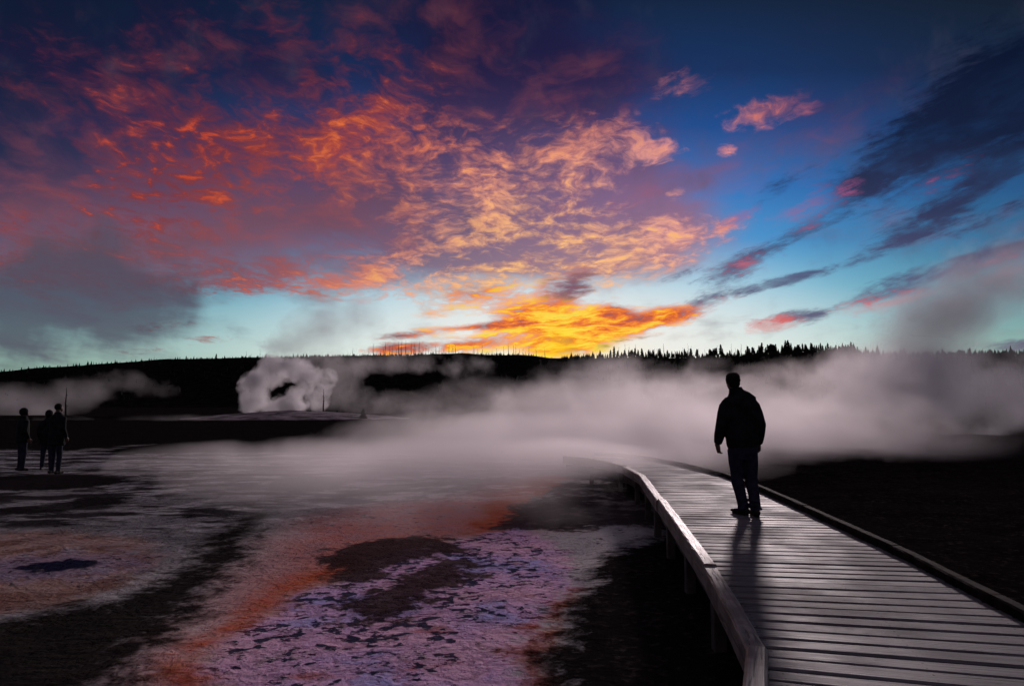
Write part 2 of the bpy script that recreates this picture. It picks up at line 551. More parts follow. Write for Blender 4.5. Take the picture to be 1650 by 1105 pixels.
MAT_LILAC = gp([(300, 1180), (330, 1085), (400, 1012), (465, 965), (550, 930), (620, 900), (700, 880), (762, 862), (800, 838), (850, 838),
                (882, 870), (905, 900), (905, 945), (880, 975), (855, 1030), (842, 1105), (835, 1180)])
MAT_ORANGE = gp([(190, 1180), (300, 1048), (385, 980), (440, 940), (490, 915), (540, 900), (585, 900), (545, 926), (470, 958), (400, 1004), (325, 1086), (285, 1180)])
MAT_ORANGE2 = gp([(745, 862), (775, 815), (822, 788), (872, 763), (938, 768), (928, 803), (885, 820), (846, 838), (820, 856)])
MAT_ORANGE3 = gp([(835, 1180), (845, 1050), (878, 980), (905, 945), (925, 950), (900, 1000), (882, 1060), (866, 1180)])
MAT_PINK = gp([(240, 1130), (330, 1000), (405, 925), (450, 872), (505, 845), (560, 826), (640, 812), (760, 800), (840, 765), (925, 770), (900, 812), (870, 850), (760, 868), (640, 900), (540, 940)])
ISLE = gp([(505, 905), (545, 886), (612, 868), (690, 862), (730, 870), (770, 905), (760, 927), (700, 957), (668, 982), (600, 1002), (560, 990), (548, 970), (578, 946), (530, 930)])
ISLE_CUT = gp([(545, 955), (600, 932), (660, 905), (760, 888), (765, 896), (680, 918), (620, 946), (560, 968)])
SHELF = gp([(795, 852), (830, 815), (890, 792), (918, 765), (985, 745), (1040, 760), (1075, 800), (1090, 850), (1000, 846), (900, 856)])
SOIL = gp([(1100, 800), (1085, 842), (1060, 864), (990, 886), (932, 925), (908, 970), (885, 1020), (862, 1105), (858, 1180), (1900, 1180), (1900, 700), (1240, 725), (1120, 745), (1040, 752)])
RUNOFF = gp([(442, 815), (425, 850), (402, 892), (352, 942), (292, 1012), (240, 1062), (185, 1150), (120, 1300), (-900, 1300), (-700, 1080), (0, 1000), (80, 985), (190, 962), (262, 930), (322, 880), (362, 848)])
SPRING = gp([(-200, 862), (0, 858), (120, 856), (235, 868), (265, 898), (215, 945), (110, 975), (0, 990), (-300, 1010)])
LEFT_DARKS = [gp([(-120, 772), (60, 765), (180, 764), (218, 775), (120, 786), (-120, 796)]), gp([(85, 806), (150, 797), (206, 800), (196, 812), (118, 819)]),
              gp([(-60, 822), (30, 815), (120, 822), (20, 832)]), gp([(420, 785), (470, 770), (575, 767), (560, 782), (470, 797)])]
FAR_LINE = 26.0
STRIP = gp([(95, 729), (140, 723), (200, 718), (262, 714), (215, 721), (150, 729)])


def union(sds):
    o = sds[0]
    for q in sds[1:]:
        o = np.maximum(o, q)
    return o


nearm = (GD < 120)
w1 = np.zeros_like(GX)
w2 = np.zeros_like(GX)
w1[nearm] = fbm2(GX[nearm], GY[nearm], 1.1, 3.3)
w2[nearm] = fbm2(GX[nearm], GY[nearm], 0.25, 8.1)
WX = GX + 0.16 * w1
WY = GY + 0.16 * w1[::-1, ::-1] * 0 + 0.22 * w2
far_sd = (WY - (FAR_LINE - 0.25 * np.minimum(GX + 14, 0))) * 0.4
attrs = {
    'lilac': poly_sd(WX, WY, MAT_LILAC),
    'orange': union([poly_sd(WX, WY, p) for p in (MAT_ORANGE, MAT_ORANGE2, MAT_ORANGE3)]),
    'pink': poly_sd(WX, WY, MAT_PINK),
    'isle': np.minimum(poly_sd(WX, WY, ISLE), -poly_sd(WX, WY, ISLE_CUT)),
    'shelf': poly_sd(WX, WY, SHELF),
    'soil': union([poly_sd(WX, WY, SOIL), np.minimum(far_sd, 0.15 - poly_sd(WX, WY, STRIP)), -(WY - 1.5), GX - 4.3, -(GX + 40) * 0.3]),
    'runoff': poly_sd(WX, WY, RUNOFF),
    'spring': poly_sd(WX, WY, SPRING),
    'puddle': union([poly_sd(WX, WY, p) for p in LEFT_DARKS]),
}
GZ = 0.05 * w2 + 0.012 * w1
GZ += 0.05 * np.clip(attrs['soil'], 0, 1.5) / 1.5 * (GD < 100) + 0.015 * np.clip(attrs['isle'] * 4, 0, 1) + 0.03 * np.clip(attrs['shelf'], 0, 0.4)
GZ -= 0.02 * np.clip(attrs['runoff'], 0, 1)
GZ[GD > 100] = 0
ny, nx = GX.shape
vid = np.arange(nx * ny).reshape(ny, nx)
quads = np.stack([vid[:-1, :-1], vid[:-1, 1:], vid[1:, 1:], vid[1:, :-1]], -1).reshape(-1, 4)
gme = bpy.data.meshes.new('ground')
gme.from_pydata(np.stack([GX, GY, GZ], -1).reshape(-1, 3).tolist(), [], quads.tolist())
gme.update()
gme.polygons.foreach_set('use_smooth', np.ones(len(quads), bool))
for k, q in attrs.items():
    at_ = gme.attributes.new(k, 'FLOAT', 'POINT')
    at_.data.foreach_set('value', np.clip(q, -4, 4).astype(np.float32).ravel())

gm, nt, bs, out = material('thermal_flats')
C = nt.new('ShaderNodeTexCoord').outputs['Object']


def A(name):
    nd = nt.new('ShaderNodeAttribute', attribute_name=name)
    return nd.outputs['Fac']


def cn(n, k=4.0):
    return nt.m('MULTIPLY', nt.m('SUBTRACT', n, 0.5), k)


nA = cn(nt.noise(C, 0.7, 5, 0.6))
nB = cn(nt.noise(C, 3.0, 6, 0.62))
nC = cn(nt.noise(C, 13.0, 5, 0.6))
nS = cn(nt.noise(nt.mapping(C, scale=(0.8, 1.0, 1), rot=(0, 0, R(-12))), 9.0, 4, 0.55, dist=0.3))
nS2 = cn(nt.noise(nt.mapping(C, loc=(7, 3, 0), scale=(0.7, 0.6, 1)), 2.6, 4, 0.6, dist=0.4))
rip = cn(nt.noise(nt.mapping(C, scale=(1.0, 6.0, 1), rot=(0, 0, R(-30))), 2.2, 5, 0.65))


def edge(name, amp=0.25, soft=0.12, off=0.0):
    x = nt.add(A(name), nt.m('MULTIPLY', nB, amp), nt.m('MULTIPLY', nC, amp * 0.4), off)
    return nt.step(x, -soft, soft)


g = nt.mix(nt.step(nA, -0.8, 0.8), (0.33, 0.32, 0.325), (0.50, 0.46, 0.45))
g = nt.mix(nt.step(nB, 0.2, 1.1, 0, 0.6), g, (0.17, 0.14, 0.14))
ring_ = nt.m('SINE', nt.m('MULTIPLY', nt.add(nA, nt.m('MULTIPLY', nB, 0.25), nt.m('MULTIPLY', nC, 0.06)), 19.0))
g = nt.mix(nt.step(ring_, 0.45, 0.95, 0, 0.25), g, (0.13, 0.105, 0.10))
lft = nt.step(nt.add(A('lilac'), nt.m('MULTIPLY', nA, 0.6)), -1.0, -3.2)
g = nt.mix(nt.mul(lft, 0.75), g, nt.mix(nt.step(nB, -0.5, 0.6), (0.10, 0.098, 0.10), (0.15, 0.15, 0.155)))  # vignette darkening put into the crust colour of the left flats
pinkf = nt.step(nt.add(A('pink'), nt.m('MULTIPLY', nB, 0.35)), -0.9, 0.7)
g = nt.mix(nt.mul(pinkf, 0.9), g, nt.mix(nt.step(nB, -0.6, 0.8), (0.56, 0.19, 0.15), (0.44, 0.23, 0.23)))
spr = edge('spring', 0.3, 0.25)
wav = nt.new('ShaderNodeTexWave', wave_type='RINGS', rings_direction='SPHERICAL', wave_profile='SIN')
sc0 = on(95, 912)
nt.put(wav.inputs['Vector'], nt.mapping(C, (sc0.x, sc0.y, 0), (0, 0, 0), (1.0, 1.35, 9), 'TEXTURE'))
wav.inputs['Scale'].default_value = 0.5
wav.inputs['Distortion'].default_value = 9.0
wav.inputs['Detail'].default_value = 4.0
wav.inputs['Detail Scale'].default_value = 1.4
ringc = nt.mix(nt.step(wav.outputs['Fac'], 0.15, 0.85), (0.19, 0.105, 0.085), (0.29, 0.18, 0.15))
ringc = nt.mix(nt.step(nA, 0.0, 1.0, 0.0, 0.7), ringc, (0.34, 0.10, 0.03))
g = nt.mix(spr, g, ringc)
pool = nt.step(nt.add(nt.ball(C, (sc0.x, sc0.y, 0), (0.62, 0.50, 9)), nt.m('MULTIPLY', nB, 0.35), nt.m('MULTIPLY', nC, 0.12)), 0.25, 0.45)
halo = nt.step(nt.add(nt.ball(C, (sc0.x, sc0.y, 0), (1.7, 1.3, 9)), nt.m('MULTIPLY', nB, 0.4)), 0.2, 0.8)
g = nt.mix(nt.mul(halo, 0.5), g, (0.22, 0.20, 0.34))
g = nt.mix(pool, g, (0.012, 0.013, 0.030))
# speckled dark crumbs on the pale crust
spk = nt.step(nt.add(nS, nt.m('MULTIPLY', nS2, 0.5), nt.m('MULTIPLY', lft, 0.14)), 0.56, 0.76)
g = nt.mix(nt.mul(spk, 0.85), g, (0.045, 0.04, 0.05))
# lilac mat
lil = edge('lilac', 0.22, 0.16)
lc = nt.mix(nt.step(nA, -0.6, 0.9), (0.58, 0.37, 0.60), (0.70, 0.42, 0.50))
lc = nt.mix(nt.step(nt.add(nA, nt.m('MULTIPLY', nB, 0.4)), 0.0, -0.7, 0, 0.85), lc, (0.32, 0.36, 0.66))
lc = nt.mix(nt.step(nt.add(nB, nt.m('MULTIPLY', nC, 0.4)), 0.1, 0.8, 0, 0.8), lc, (0.42, 0.32, 0.34))
lc = nt.mix(nt.step(nt.add(nB, nt.m('MULTIPLY', nC, 0.5)), -0.2, -0.8, 0, 0.6), lc, (0.30, 0.17, 0.24))
lc = nt.mix(nt.step(ring_, 0.5, 0.98, 0, 0.45), lc, (0.30, 0.15, 0.20))
rust = nt.step(nt.add(0.36, cn(nt.noise(nt.mapping(C, loc=(2, 9, 4), rot=(0, 0, R(35)), scale=(0.5, 1.6, 1)), 1.3, 5, 0.6)), nt.m('MULTIPLY', nB, 0.3)), 0.75, 1.35)
lc = nt.mix(nt.mul(rust, 0.8), lc, (0.40, 0.10, 0.055))
lsp = nt.step(nt.add(nS, nt.m('MULTIPLY', nS2, 0.55), nt.m('MULTIPLY', nC, 0.25), nt.step(A('isle'), -1.4, 0.0, -0.04, 0.42)), 0.46, 0.68)
bigc = cn(nt.noise(nt.mapping(C, loc=(3, 6, 9), scale=(0.8, 1.25, 1), rot=(0, 0, R(15))), 4.2, 6, 0.62, dist=0.5))
lsp = nt.m('MAXIMUM', lsp, nt.step(nt.add(bigc, nt.m('MULTIPLY', nC, 0.15), nt.step(A('isle'), -1.2, 0.0, 0.0, 0.35)), 0.66, 0.80))
lc = nt.mix(nt.mul(lsp, 0.95), lc, (0.022, 0.028, 0.055))
nT = cn(nt.noise(nt.mapping(C, loc=(5, 8, 2), scale=(1.0, 1.3, 1)), 21.0, 3, 0.5))
lsp2 = nt.step(nt.add(nT, nt.m('MULTIPLY', nB, 0.5), nt.m('MULTIPLY', nA, -0.3)), 0.50, 0.70)
lc = nt.mix(nt.mul(lsp2, 0.85), lc, (0.06, 0.045, 0.09))
g = nt.mix(lil, g, lc)
# orange margins
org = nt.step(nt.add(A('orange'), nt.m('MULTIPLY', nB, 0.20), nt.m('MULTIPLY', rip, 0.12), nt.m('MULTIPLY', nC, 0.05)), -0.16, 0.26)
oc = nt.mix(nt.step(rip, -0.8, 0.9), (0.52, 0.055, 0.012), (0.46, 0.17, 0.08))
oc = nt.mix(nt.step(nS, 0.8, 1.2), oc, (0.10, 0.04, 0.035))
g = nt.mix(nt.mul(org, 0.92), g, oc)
# dark islands, shelves, runoff, soil
isl = nt.mul(edge('isle', 0.30, 0.12, 0.03), nt.step(nt.add(rip, nt.m('MULTIPLY', nB, 0.4)), 1.05, 0.6, 0.35, 1.0))
g = nt.mix(nt.mul(isl, 0.96), g, nt.mix(nt.step(nB, -0.2, 1.2), (0.045, 0.027, 0.027), (0.10, 0.07, 0.07)))
shf = edge('shelf', 0.30, 0.14)
g = nt.mix(nt.mul(shf, 0.96), g, nt.mix(nt.step(nB, -0.1, 1.3), (0.035, 0.027, 0.028), (0.13, 0.10, 0.10)))
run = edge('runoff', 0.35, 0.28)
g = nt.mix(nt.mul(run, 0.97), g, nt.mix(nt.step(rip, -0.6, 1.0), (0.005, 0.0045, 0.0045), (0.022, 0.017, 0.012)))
pud = edge('puddle', 0.35, 0.15)
pst = nt.step(nt.add(cn(nt.noise(nt.mapping(C, loc=(1, 2, 3), scale=(0.45, 1.1, 1)), 1.0, 7, 0.68)), nt.step(A('lilac'), -1.0, -3.6, -1.0, 0.15)), 0.02, 0.30)
pstm = nt.mul(pst, nt.step(A('pink'), -0.6, -1.8), nt.step(A('spring'), -0.1, -0.6))
g = nt.mix(nt.m('MAXIMUM', nt.mul(pud, 0.97), nt.mul(pstm, 0.9)), g, (0.010, 0.008, 0.009))
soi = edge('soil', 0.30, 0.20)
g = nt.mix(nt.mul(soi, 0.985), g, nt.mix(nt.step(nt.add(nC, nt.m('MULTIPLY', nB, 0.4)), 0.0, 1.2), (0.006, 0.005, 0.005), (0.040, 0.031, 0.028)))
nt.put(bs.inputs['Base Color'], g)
wet = nt.step(nA, -0.7, 0.7, 0.85, 0.5)
wetp = nt.mul(lft, nt.step(nt.add(nA, nt.m('MULTIPLY', nB, 0.5)), -0.1, 0.4), nt.m('SUBTRACT', 1.0, nt.m('MAXIMUM', nt.m('MAXIMUM', soi, run), nt.m('MAXIMUM', pud, pstm))))
nt.put(bs.inputs['Roughness'], nt.mix(wetp, 0.9, 0.28))
nt.put(bs.inputs['Specular IOR Level'], nt.linear(wetp, 0, 1, 0.0, 0.45))
bp = nt.new('ShaderNodeBump')
bp.inputs['Strength'].default_value = 0.8
bp.inputs['Distance'].default_value = 0.05
nt.put(bp.inputs['Height'], nt.add(nt.m('MULTIPLY', nB, 0.3), nt.m('MULTIPLY', nC, 0.22), nt.m('MULTIPLY', lsp, 0.4), nt.m('MULTIPLY', rip, 0.05), nt.m('MULTIPLY', ring_, -0.06)))
nt.l.new(bp.outputs[0], bs.inputs['Normal'])
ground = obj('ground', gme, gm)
tag(ground, 'colourful crusted thermal flats with lilac, orange and black mats', kind='structure')

# ------------------------------------------------------------------ far ridge
RIDGE_Y = 600.0
ridge_px = [(-700, 640), (-300, 625), (0, 611), (60, 604), (150, 594), (250, 585), (330, 581), (420, 578), (560, 575), (700, 573), (830, 573), (858, 576), (885, 581), (930, 579),
            (980, 577), (1100, 577), (1200, 576), (1260, 570), (1320, 569), (1380, 574), (1420, 578), (1500, 574), (1650, 573), (2000, 580), (2500, 600)]
rxs = np.array([p[0] for p in ridge_px], float)
rys = np.array([p[1] for p in ridge_px], float)


def ridge_z(x):
    """ridge height at world x (ridge runs along y = RIDGE_Y)"""
    px = 825 + x / RIDGE_Y * FPX
    py = float(np.interp(px, rxs, rys))
    d = ray(px, py)
    return CAM.z + d.z * RIDGE_Y


hx = np.arange(-900, 960, 6.0)
hs = np.array([0, 0.06, 0.15, 0.28, 0.42, 0.56, 0.7, 0.82, 0.91, 0.97, 1.0, 1.03, 1.08, 1.2, 1.5, 2.0])
hv, hf = [], []
for i, x in enumerate(hx):
    zt = ridge_z(x)
    for s_ in hs:
        y = 330 + (RIDGE_Y - 330) * s_
        if s_ <= 1.0:
            z = zt * (math.sin(s_ * math.pi / 2) ** 1.3)
        else:
            z = zt * max(0.0, 1 - (s_ - 1) * 0.6)
        k = min(s_, 0.9) if s_ < 0.95 else 0.12
        n_ = mnoise.fractal(Vector((x * 0.02, y * 0.02, 3)), 1, 2, 4)
        hv.append((x, y + 14 * mnoise.noise(Vector((x * 0.01, s_, 7))), z + 2.2 * k * n_ - 0.3))
nh = len(hs)
for i in range(len(hx) - 1):
    for j in range(nh - 1):
        a = i * nh + j
        hf.append((a, a + nh, a + nh + 1, a + 1))
hill_m = plain('forest_floor', (0.008, 0.007, 0.006), 1.0, 0.5, 0.2, 0.0)
hills = obj('hills', mesh_from('hills', hv, hf, True), hill_m)
tag(hills, kind='structure')

# ------------------------------------------------------------------ trees
needle_m = plain('dark_needles', (0.014, 0.017, 0.011), 1.0, 0.5, 3.0, 0.0)
snag_m = plain('charred_wood', (0.022, 0.018, 0.016), 1.0, 0.4, 3.0, 0.0)


def conifer_crown(rnd, h, w, base=0.15, n=90, thin=1.0):
    """ragged conifer: many drooping needle blades round the trunk"""
    vs, fs = [], []
    for k in range(n):
        q = rnd.random() ** 0.85
        z = h * (base + (1 - base) * q)
        reach = w * (1 - q) ** 0.8 * rnd.uniform(0.45, 1.1) * thin + 0.04 * h
        a = rnd.uniform(0, 2 * math.pi)
        d = Vector((math.cos(a), math.sin(a), 0))
        s_ = Vector((-d.y, d.x, 0))
        wd = reach * rnd.uniform(0.22, 0.42) + 0.012 * h
        dr = rnd.uniform(-0.05, 0.4) * reach
        p0 = Vector((0, 0, z + 0.03 * h))
        i = len(vs)
        vs += [p0, Vector((0, 0, z - 0.02 * h)) + d * reach * 0.45 + s_ * wd, Vector((0, 0, z - dr)) + d * reach, Vector((0, 0, z - 0.02 * h)) + d * reach * 0.45 - s_ * wd,
               Vector((0, 0, z - 0.05 * h - dr * 0.5)) + d * reach * 0.5]
        fs += [(i, i + 1, i + 2), (i, i + 2, i + 3), (i + 1, i + 4, i + 2), (i + 2, i + 4, i + 3)]
    return vs, fs


def trunk_geo(rnd, h, r, lean=0.0, stubs=0, n=6, wob=0.01):
    bm = bmesh.new()
    pts = []
    for k in range(6):
        q = k / 5
        pts.append((Vector((lean * h * q + rnd.uniform(-wob, wob) * h, rnd.uniform(-wob, wob) * h, h * q)), r * (1 - 0.85 * q)))
    pts[0] = (Vector((0, 0, -0.06 * h)), r * 1.15)
    tube(bm, pts, n=n)
    for k in range(stubs):
        q = rnd.uniform(0.35, 0.95)
        a = rnd.uniform(0, 2 * math.pi)
        p = Vector((lean * h * q, 0, h * q))
        L = h * rnd.uniform(0.04, 0.13) * (1.2 - q)
        e = p + Vector((math.cos(a) * L, math.sin(a) * L, L * rnd.uniform(-0.5, 0.5)))
        tube(bm, [(p, r * 0.3), (e, r * 0.08)], n=4)
    return bm


rt = random.Random(11)
pine_meshes = []
for k in range(7):
    h = 1.0
    bm = trunk_geo(rt, 0.9, 0.016, rt.uniform(-0.03, 0.03), 0)
    me = bm_mesh('pine_tree', bm)
    tv = [tuple(q.co) for q in me.vertices]
    tf = [tuple(p.vertices) for p in me.polygons]
    cv, cf = conifer_crown(rt, 1.0, rt.uniform(0.13, 0.24), rt.uniform(0.08, 0.35), 110)
    bpy.data.meshes.remove(me)
    o_ = len(tv)
    me = mesh_from('pine_tree', tv + cv, tf + [tuple(i + o_ for i in f) for f in cf])
    me.materials.append(needle_m)
    pine_meshes.append(me)
snag_meshes = []
for k in range(6):
    me = bm_mesh('dead_snag', trunk_geo(rt, 1.0, 0.026, rt.uniform(-0.06, 0.06), [0, 2, 3, 5, 8, 4][k], 5, 0.012))
    me.materials.append(snag_m)
    snag_meshes.append(me)


def ridge_tree(px, hpx, kind, label, group, yoff=0.0):
    x = (px - 825) / FPX * (RIDGE_Y + yoff)
    zb = ridge_z(x) - 0.4
    h = hpx / FPX * (RIDGE_Y + yoff)
    me = rt.choice(pine_meshes if kind == 'pine' else snag_meshes)
    o = bpy.data.objects.new('pine_tree' if kind == 'pine' else 'dead_snag', me)
    COL.objects.link(o)
    o.location = (x, RIDGE_Y + yoff, zb)
    wsc = rt.uniform(0.85, 1.25)
    o.scale = (h * wsc, h * wsc, h)
    o.rotation_euler = (rt.uniform(-0.03, 0.03), rt.uniform(-0.04, 0.04), rt.uniform(0, 6.28))
    tag(o, label, 'tree' if kind == 'pine' else 'dead tree', group)
    return o


def zone(px):
    if px < 390:
        return 'left of the geyser steam'
    if px < 600:
        return 'above the geyser steam'
    if px < 760:
        return 'between geyser steam and fiery cloud'
    if px < 880:
        return 'just left of the yellow sunset glow'
    if px < 1000:
        return 'just right of the yellow sunset glow'
    if px < 1140:
        return 'between sunset glow and the walker'
    if px < 1240:
        return 'above the walker'
    return 'right of the walker'


def size_word(h, kind):
    if kind == 'pine':
        return 'tall pointed' if h > 19 else ('mid-sized ragged' if h > 13 else 'small stubby')
    return 'tall bare' if h > 17 else ('short bare' if h < 11 else 'slender bare')


def put_tree(px, h, kind):
    z_ = zone(px)
    if kind == 'pine':
        lab = f'{size_word(h, kind)} dark conifer on the ridge {z_}'
        grp = f'conifers on the ridge {z_}'
    else:
        lab = f'{size_word(h, kind)} dead tree trunk on the ridge {z_}'
        grp = f'dead trunks on the ridge {z_}'
    ridge_tree(px, h, kind, lab, grp, rt.uniform(-4, 2))


# bare trunks left of the glow
for px, h in ((247, 13), (213, 9), (150, 11), (396, 14), (404, 9), (418, 16), (432, 14), (318, 9), (446, 8)):
    put_tree(px, h, 'snag')
for px, h in ((299, 10), (347, 11), (125, 8), (72, 9)):
    put_tree(px, h, 'pine')
px = 560.0
while px < 880:
    put_tree(px, rt.choice((8, 10, 12, 14, 16, 19, 22)) * (1.15 if 600 < px < 720 else 0.9), 'snag')
    px += rt.uniform(1.5, 8.5)
# living conifers right of the glow, growing denser and taller to the right
for px, h in ((905, 10), (914, 12), (938, 6), (951, 10), (967, 14), (984, 14), (990, 20), (996, 13)):
    put_tree(px, h, 'pine' if px > 960 else 'snag')
for c_, n_ in ((1006, 3), (1016, 5), (1026, 4), (1040, 3), (1048, 3), (1066, 4), (1082, 2), (1095, 4), (1106, 4), (1118, 3), (1128, 3), (1142, 3), (1152, 3), (1162, 3),
               (1174, 3), (1188, 4), (1204, 3), (1212, 4), (1226, 5), (1238, 6), (1250, 5), (1262, 5), (1272, 6), (1284, 6), (1296, 5), (1308, 5), (1322, 4), (1340, 4), (1352, 4), (1362, 4), (1372, 5), (1380, 4)):
    for k in range(n_):
        hh = rt.uniform(9, 17) if c_ < 1190 else rt.uniform(12, 19)
        if c_ in (1152, 1162, 1226, 1262, 1272, 1372) and k == 0:
            hh += 6
        put_tree(c_ + rt.uniform(-6, 6), hh, 'pine')
for px in np.arange(1000, 1240, 9):
    if rt.random() < 0.75:
        put_tree(px + rt.uniform(-4, 4), rt.uniform(12, 24), 'snag')

# the rest of the wood on the slope: too many to count
fv_, ff_ = [], []
for k in range(5200):
    x = rt.uniform(-640, 700)
    s_ = rt.choice((rt.uniform(0.1, 1.0), rt.uniform(0.85, 1.01)))
    zt = ridge_z(x)
    z = zt * (math.sin(min(s_, 1) * math.pi / 2) ** 1.3) - 0.8
    y = 330 + (RIDGE_Y - 330) * s_
    px = 825 + x / RIDGE_Y * FPX
    h = rt.uniform(2.0, 4.6) if s_ > 0.8 else rt.uniform(3, 7)
    if px > 1200:
        h *= 1.3
    elif px < 900:
        h *= 0.55
    r = h * rt.uniform(0.16, 0.3)
    i = len(fv_)
    nn = 5
    a0 = rt.uniform(0, 6)
    for j in range(nn):
        a = a0 + j * 2 * math.pi / nn
        rr = r * rt.uniform(0.6, 1.2)
        fv_.append((x + rr * math.cos(a), y + rr * math.sin(a), z + rt.uniform(0, 0.15) * h))
    fv_.append((x + rt.uniform(-.05, .05) * h, y, z + h))
    for j in range(nn):
        ff_.append((i + j, i + (j + 1) % nn, i + nn))
wood = obj('forest', mesh_from('forest', fv_, ff_), needle_m)
tag(wood, 'dense dark forest covering the slope below the ridge', kind='stuff')


def part_tree(name, loc, h, label, cat, crown_w, base, n, trunk_r, lean=0.0, twin=False, stubs=3, seed=1, group=None):
    rr = random.Random(seed)
    root = empty(name, loc)
    tag(root, label, cat, group)
    bm = trunk_geo(rr, h * 0.97, trunk_r, lean, stubs, 8, 0.006)
    obj('trunk', bm_mesh('trunk', bm, True), snag_m, root)
    if twin:
        bm = trunk_geo(rr, h * 0.72, trunk_r * 0.85, lean + 0.05, stubs, 8, 0.008)
        o = obj('trunk', bm_mesh('trunk', bm, True), snag_m, root)
        o.location = (-0.13 * h * 0.6, 0.02, 0)
    if crown_w:
        cv, cf = conifer_crown(rr, h, crown_w, base, n)
        obj('crown', mesh_from('crown', cv, cf), needle_m, root)
    return root


p = at(104, 690, 60)
part_tree('dead_snag', (p.x, p.y, 0), 3.35, 'thin dead trunk with short twigs behind the standing visitors at the far left', 'dead tree', 0.0, 0, 0, 0.10, -0.01, False, 10, 5)
p = on(521, 673)
part_tree('dead_snag', (p.x, p.y, 0), 47 / FPX * p.y, 'lone straight dead trunk standing right of the geyser steam', 'dead tree', 0.0, 0, 0, 0.13, -0.01, False, 6, 9)
p = on(543, 674)
part_tree('pine_tree', (p.x, p.y, 0), 13 / FPX * p.y, 'tiny dark conifer beside the lone dead trunk', 'tree', 0.36, 0.08, 160, 0.05, 0, False, 0, 12)
p = on(585, 676)
part_tree('pine_tree', (p.x, p.y, 0), 18 / FPX * p.y, 'broad low conifer farther right of the lone dead trunk', 'tree', 0.6, 0.05, 220, 0.06, 0, False, 0, 13)

# ------------------------------------------------------------------ geyser mound
bm = bmesh.new()
mc = on(455, 676)
NA, NR = 72, 14
rows = []
for j in range(NR + 1):
    q = j / NR
    row = []
    for i in range(NA):
        a = i * 2 * math.pi / NA
        x = math.cos(a) * 17 * q
        y = math.sin(a) * 12 * q
        z = 1.0 * (1 - q ** 1.4) + 0.22 * mnoise.fractal(Vector((x * 0.2, y * 0.3, 1)), 1, 2, 4) * (1 - q * 0.8) - 0.25 * q
        row.append(bm.verts.new((x, y, z)))
    rows.append(row)
for j in range(NR):
    for i in range(NA):
        k = (i + 1) % NA
        if j == 0:
            if i == 0:
                pass
        bm.faces.new((rows[j][i], rows[j + 1][i], rows[j + 1][k], rows[j][k]))
bmesh.ops.remove_doubles(bm, verts=rows[0], dist=0.5)
mound_m = plain('sinter', (0.13, 0.105, 0.12), 0.9, 0.9, 0.5, 0.05, 0.4)
mo = obj('geyser_mound', bm_mesh('geyser_mound', bm, True), mound_m)
mo.location = (mc.x, mc.y + 6, 0)
tag(mo, kind='structure')

# ------------------------------------------------------------------ boardwalk
DECK = 0.45
left_px = [(1237, 1220), (1237, 1045), (1198, 978), (1155, 911), (1105, 846), (1040, 765)]
LE = [on(x, y, DECK + 0.14) for x, y in left_px]
LE = [Vector((q.x, q.y)) for q in LE]
# extend behind the camera along the first leg, and on into the steam to the left
d0 = (LE[0] - LE[1]).normalized()
LE = [LE[0] + d0 * 2.2] + LE
LE += [Vector((2.36, 14.0)), Vector((2.10, 15.3)), Vector((1.75, 16.05)), Vector((1.55, 16.35)), Vector((1.30, 16.65))]
right_px = [(1650, 1003), (1450, 898), (1300, 827), (1215, 788), (1165, 768), (1100, 751.5), (1045, 741), (990, 734)]
RE = [on(x, y, DECK) for x, y in right_px]
RE = [Vector((q.x, q.y)) for q in RE]
d1 = Vector((0.35, 1)).normalized()
RE = [RE[0] - d1 * 4.2, RE[0] - d1 * 2.0] + RE
RE += [Vector((2.45, 18.75)), Vector((2.25, 18.95))]


def resample(pts, n):
    L = [0.0]
    for a, b in zip(pts, pts[1:]):
        L.append(L[-1] + (b - a).length)
    xs = np.interp(np.linspace(0, L[-1], n), L, [p.x for p in pts])
    ys = np.interp(np.linspace(0, L[-1], n), L, [p.y for p in pts])
    return [Vector((a, b)) for a, b in zip(xs, ys)]


def arc(pts):
    L = [0.0]
    for a, b in zip(pts, pts[1:]):
        L.append(L[-1] + (b - a).length)
    return L


def point_on(pts, L, s):
    x = float(np.interp(s, L, [p.x for p in pts]))
    y = float(np.interp(s, L, [p.y for p in pts]))
    return Vector((x, y))


def nearest_s(pts, L, p):
    best = (1e9, 0)
    for i in range(len(pts) - 1):
        a, b = pts[i], pts[i + 1]
        e = b - a
        t_ = max(0, min(1, (p - a).dot(e) / e.length_squared))
        d = (p - a - e * t_).length
        if d < best[0]:
            best = (d, L[i] + t_ * e.length)
    return best[1]


LL, RL = arc(LE), arc(RE)
# matching stations: pairs (left arc, right arc) that a plank joins
pairs_px = [((1237, 1045), 0.0)]
sL = [0.0, LL[1], LL[2], LL[4], LL[6], LL[8], LL[10], LL[11], LL[-1]]


def right_of(i):
    a, b = LE[max(i - 1, 0)], LE[min(i + 1, len(LE) - 1)]
    d = (b - a).normalized()
    return LE[i] + Vector((d.y, -d.x)) * 1.8


sR = []
for i in (0, 1, 2, 4, 6, 8, 10, 11, len(LE) - 1):
    sR.append(nearest_s(RE, RL, right_of(i)))
sR[0] = 0.0
for i in range(1, len(sR)):
    sR[i] = max(sR[i], sR[i - 1] + 0.05)

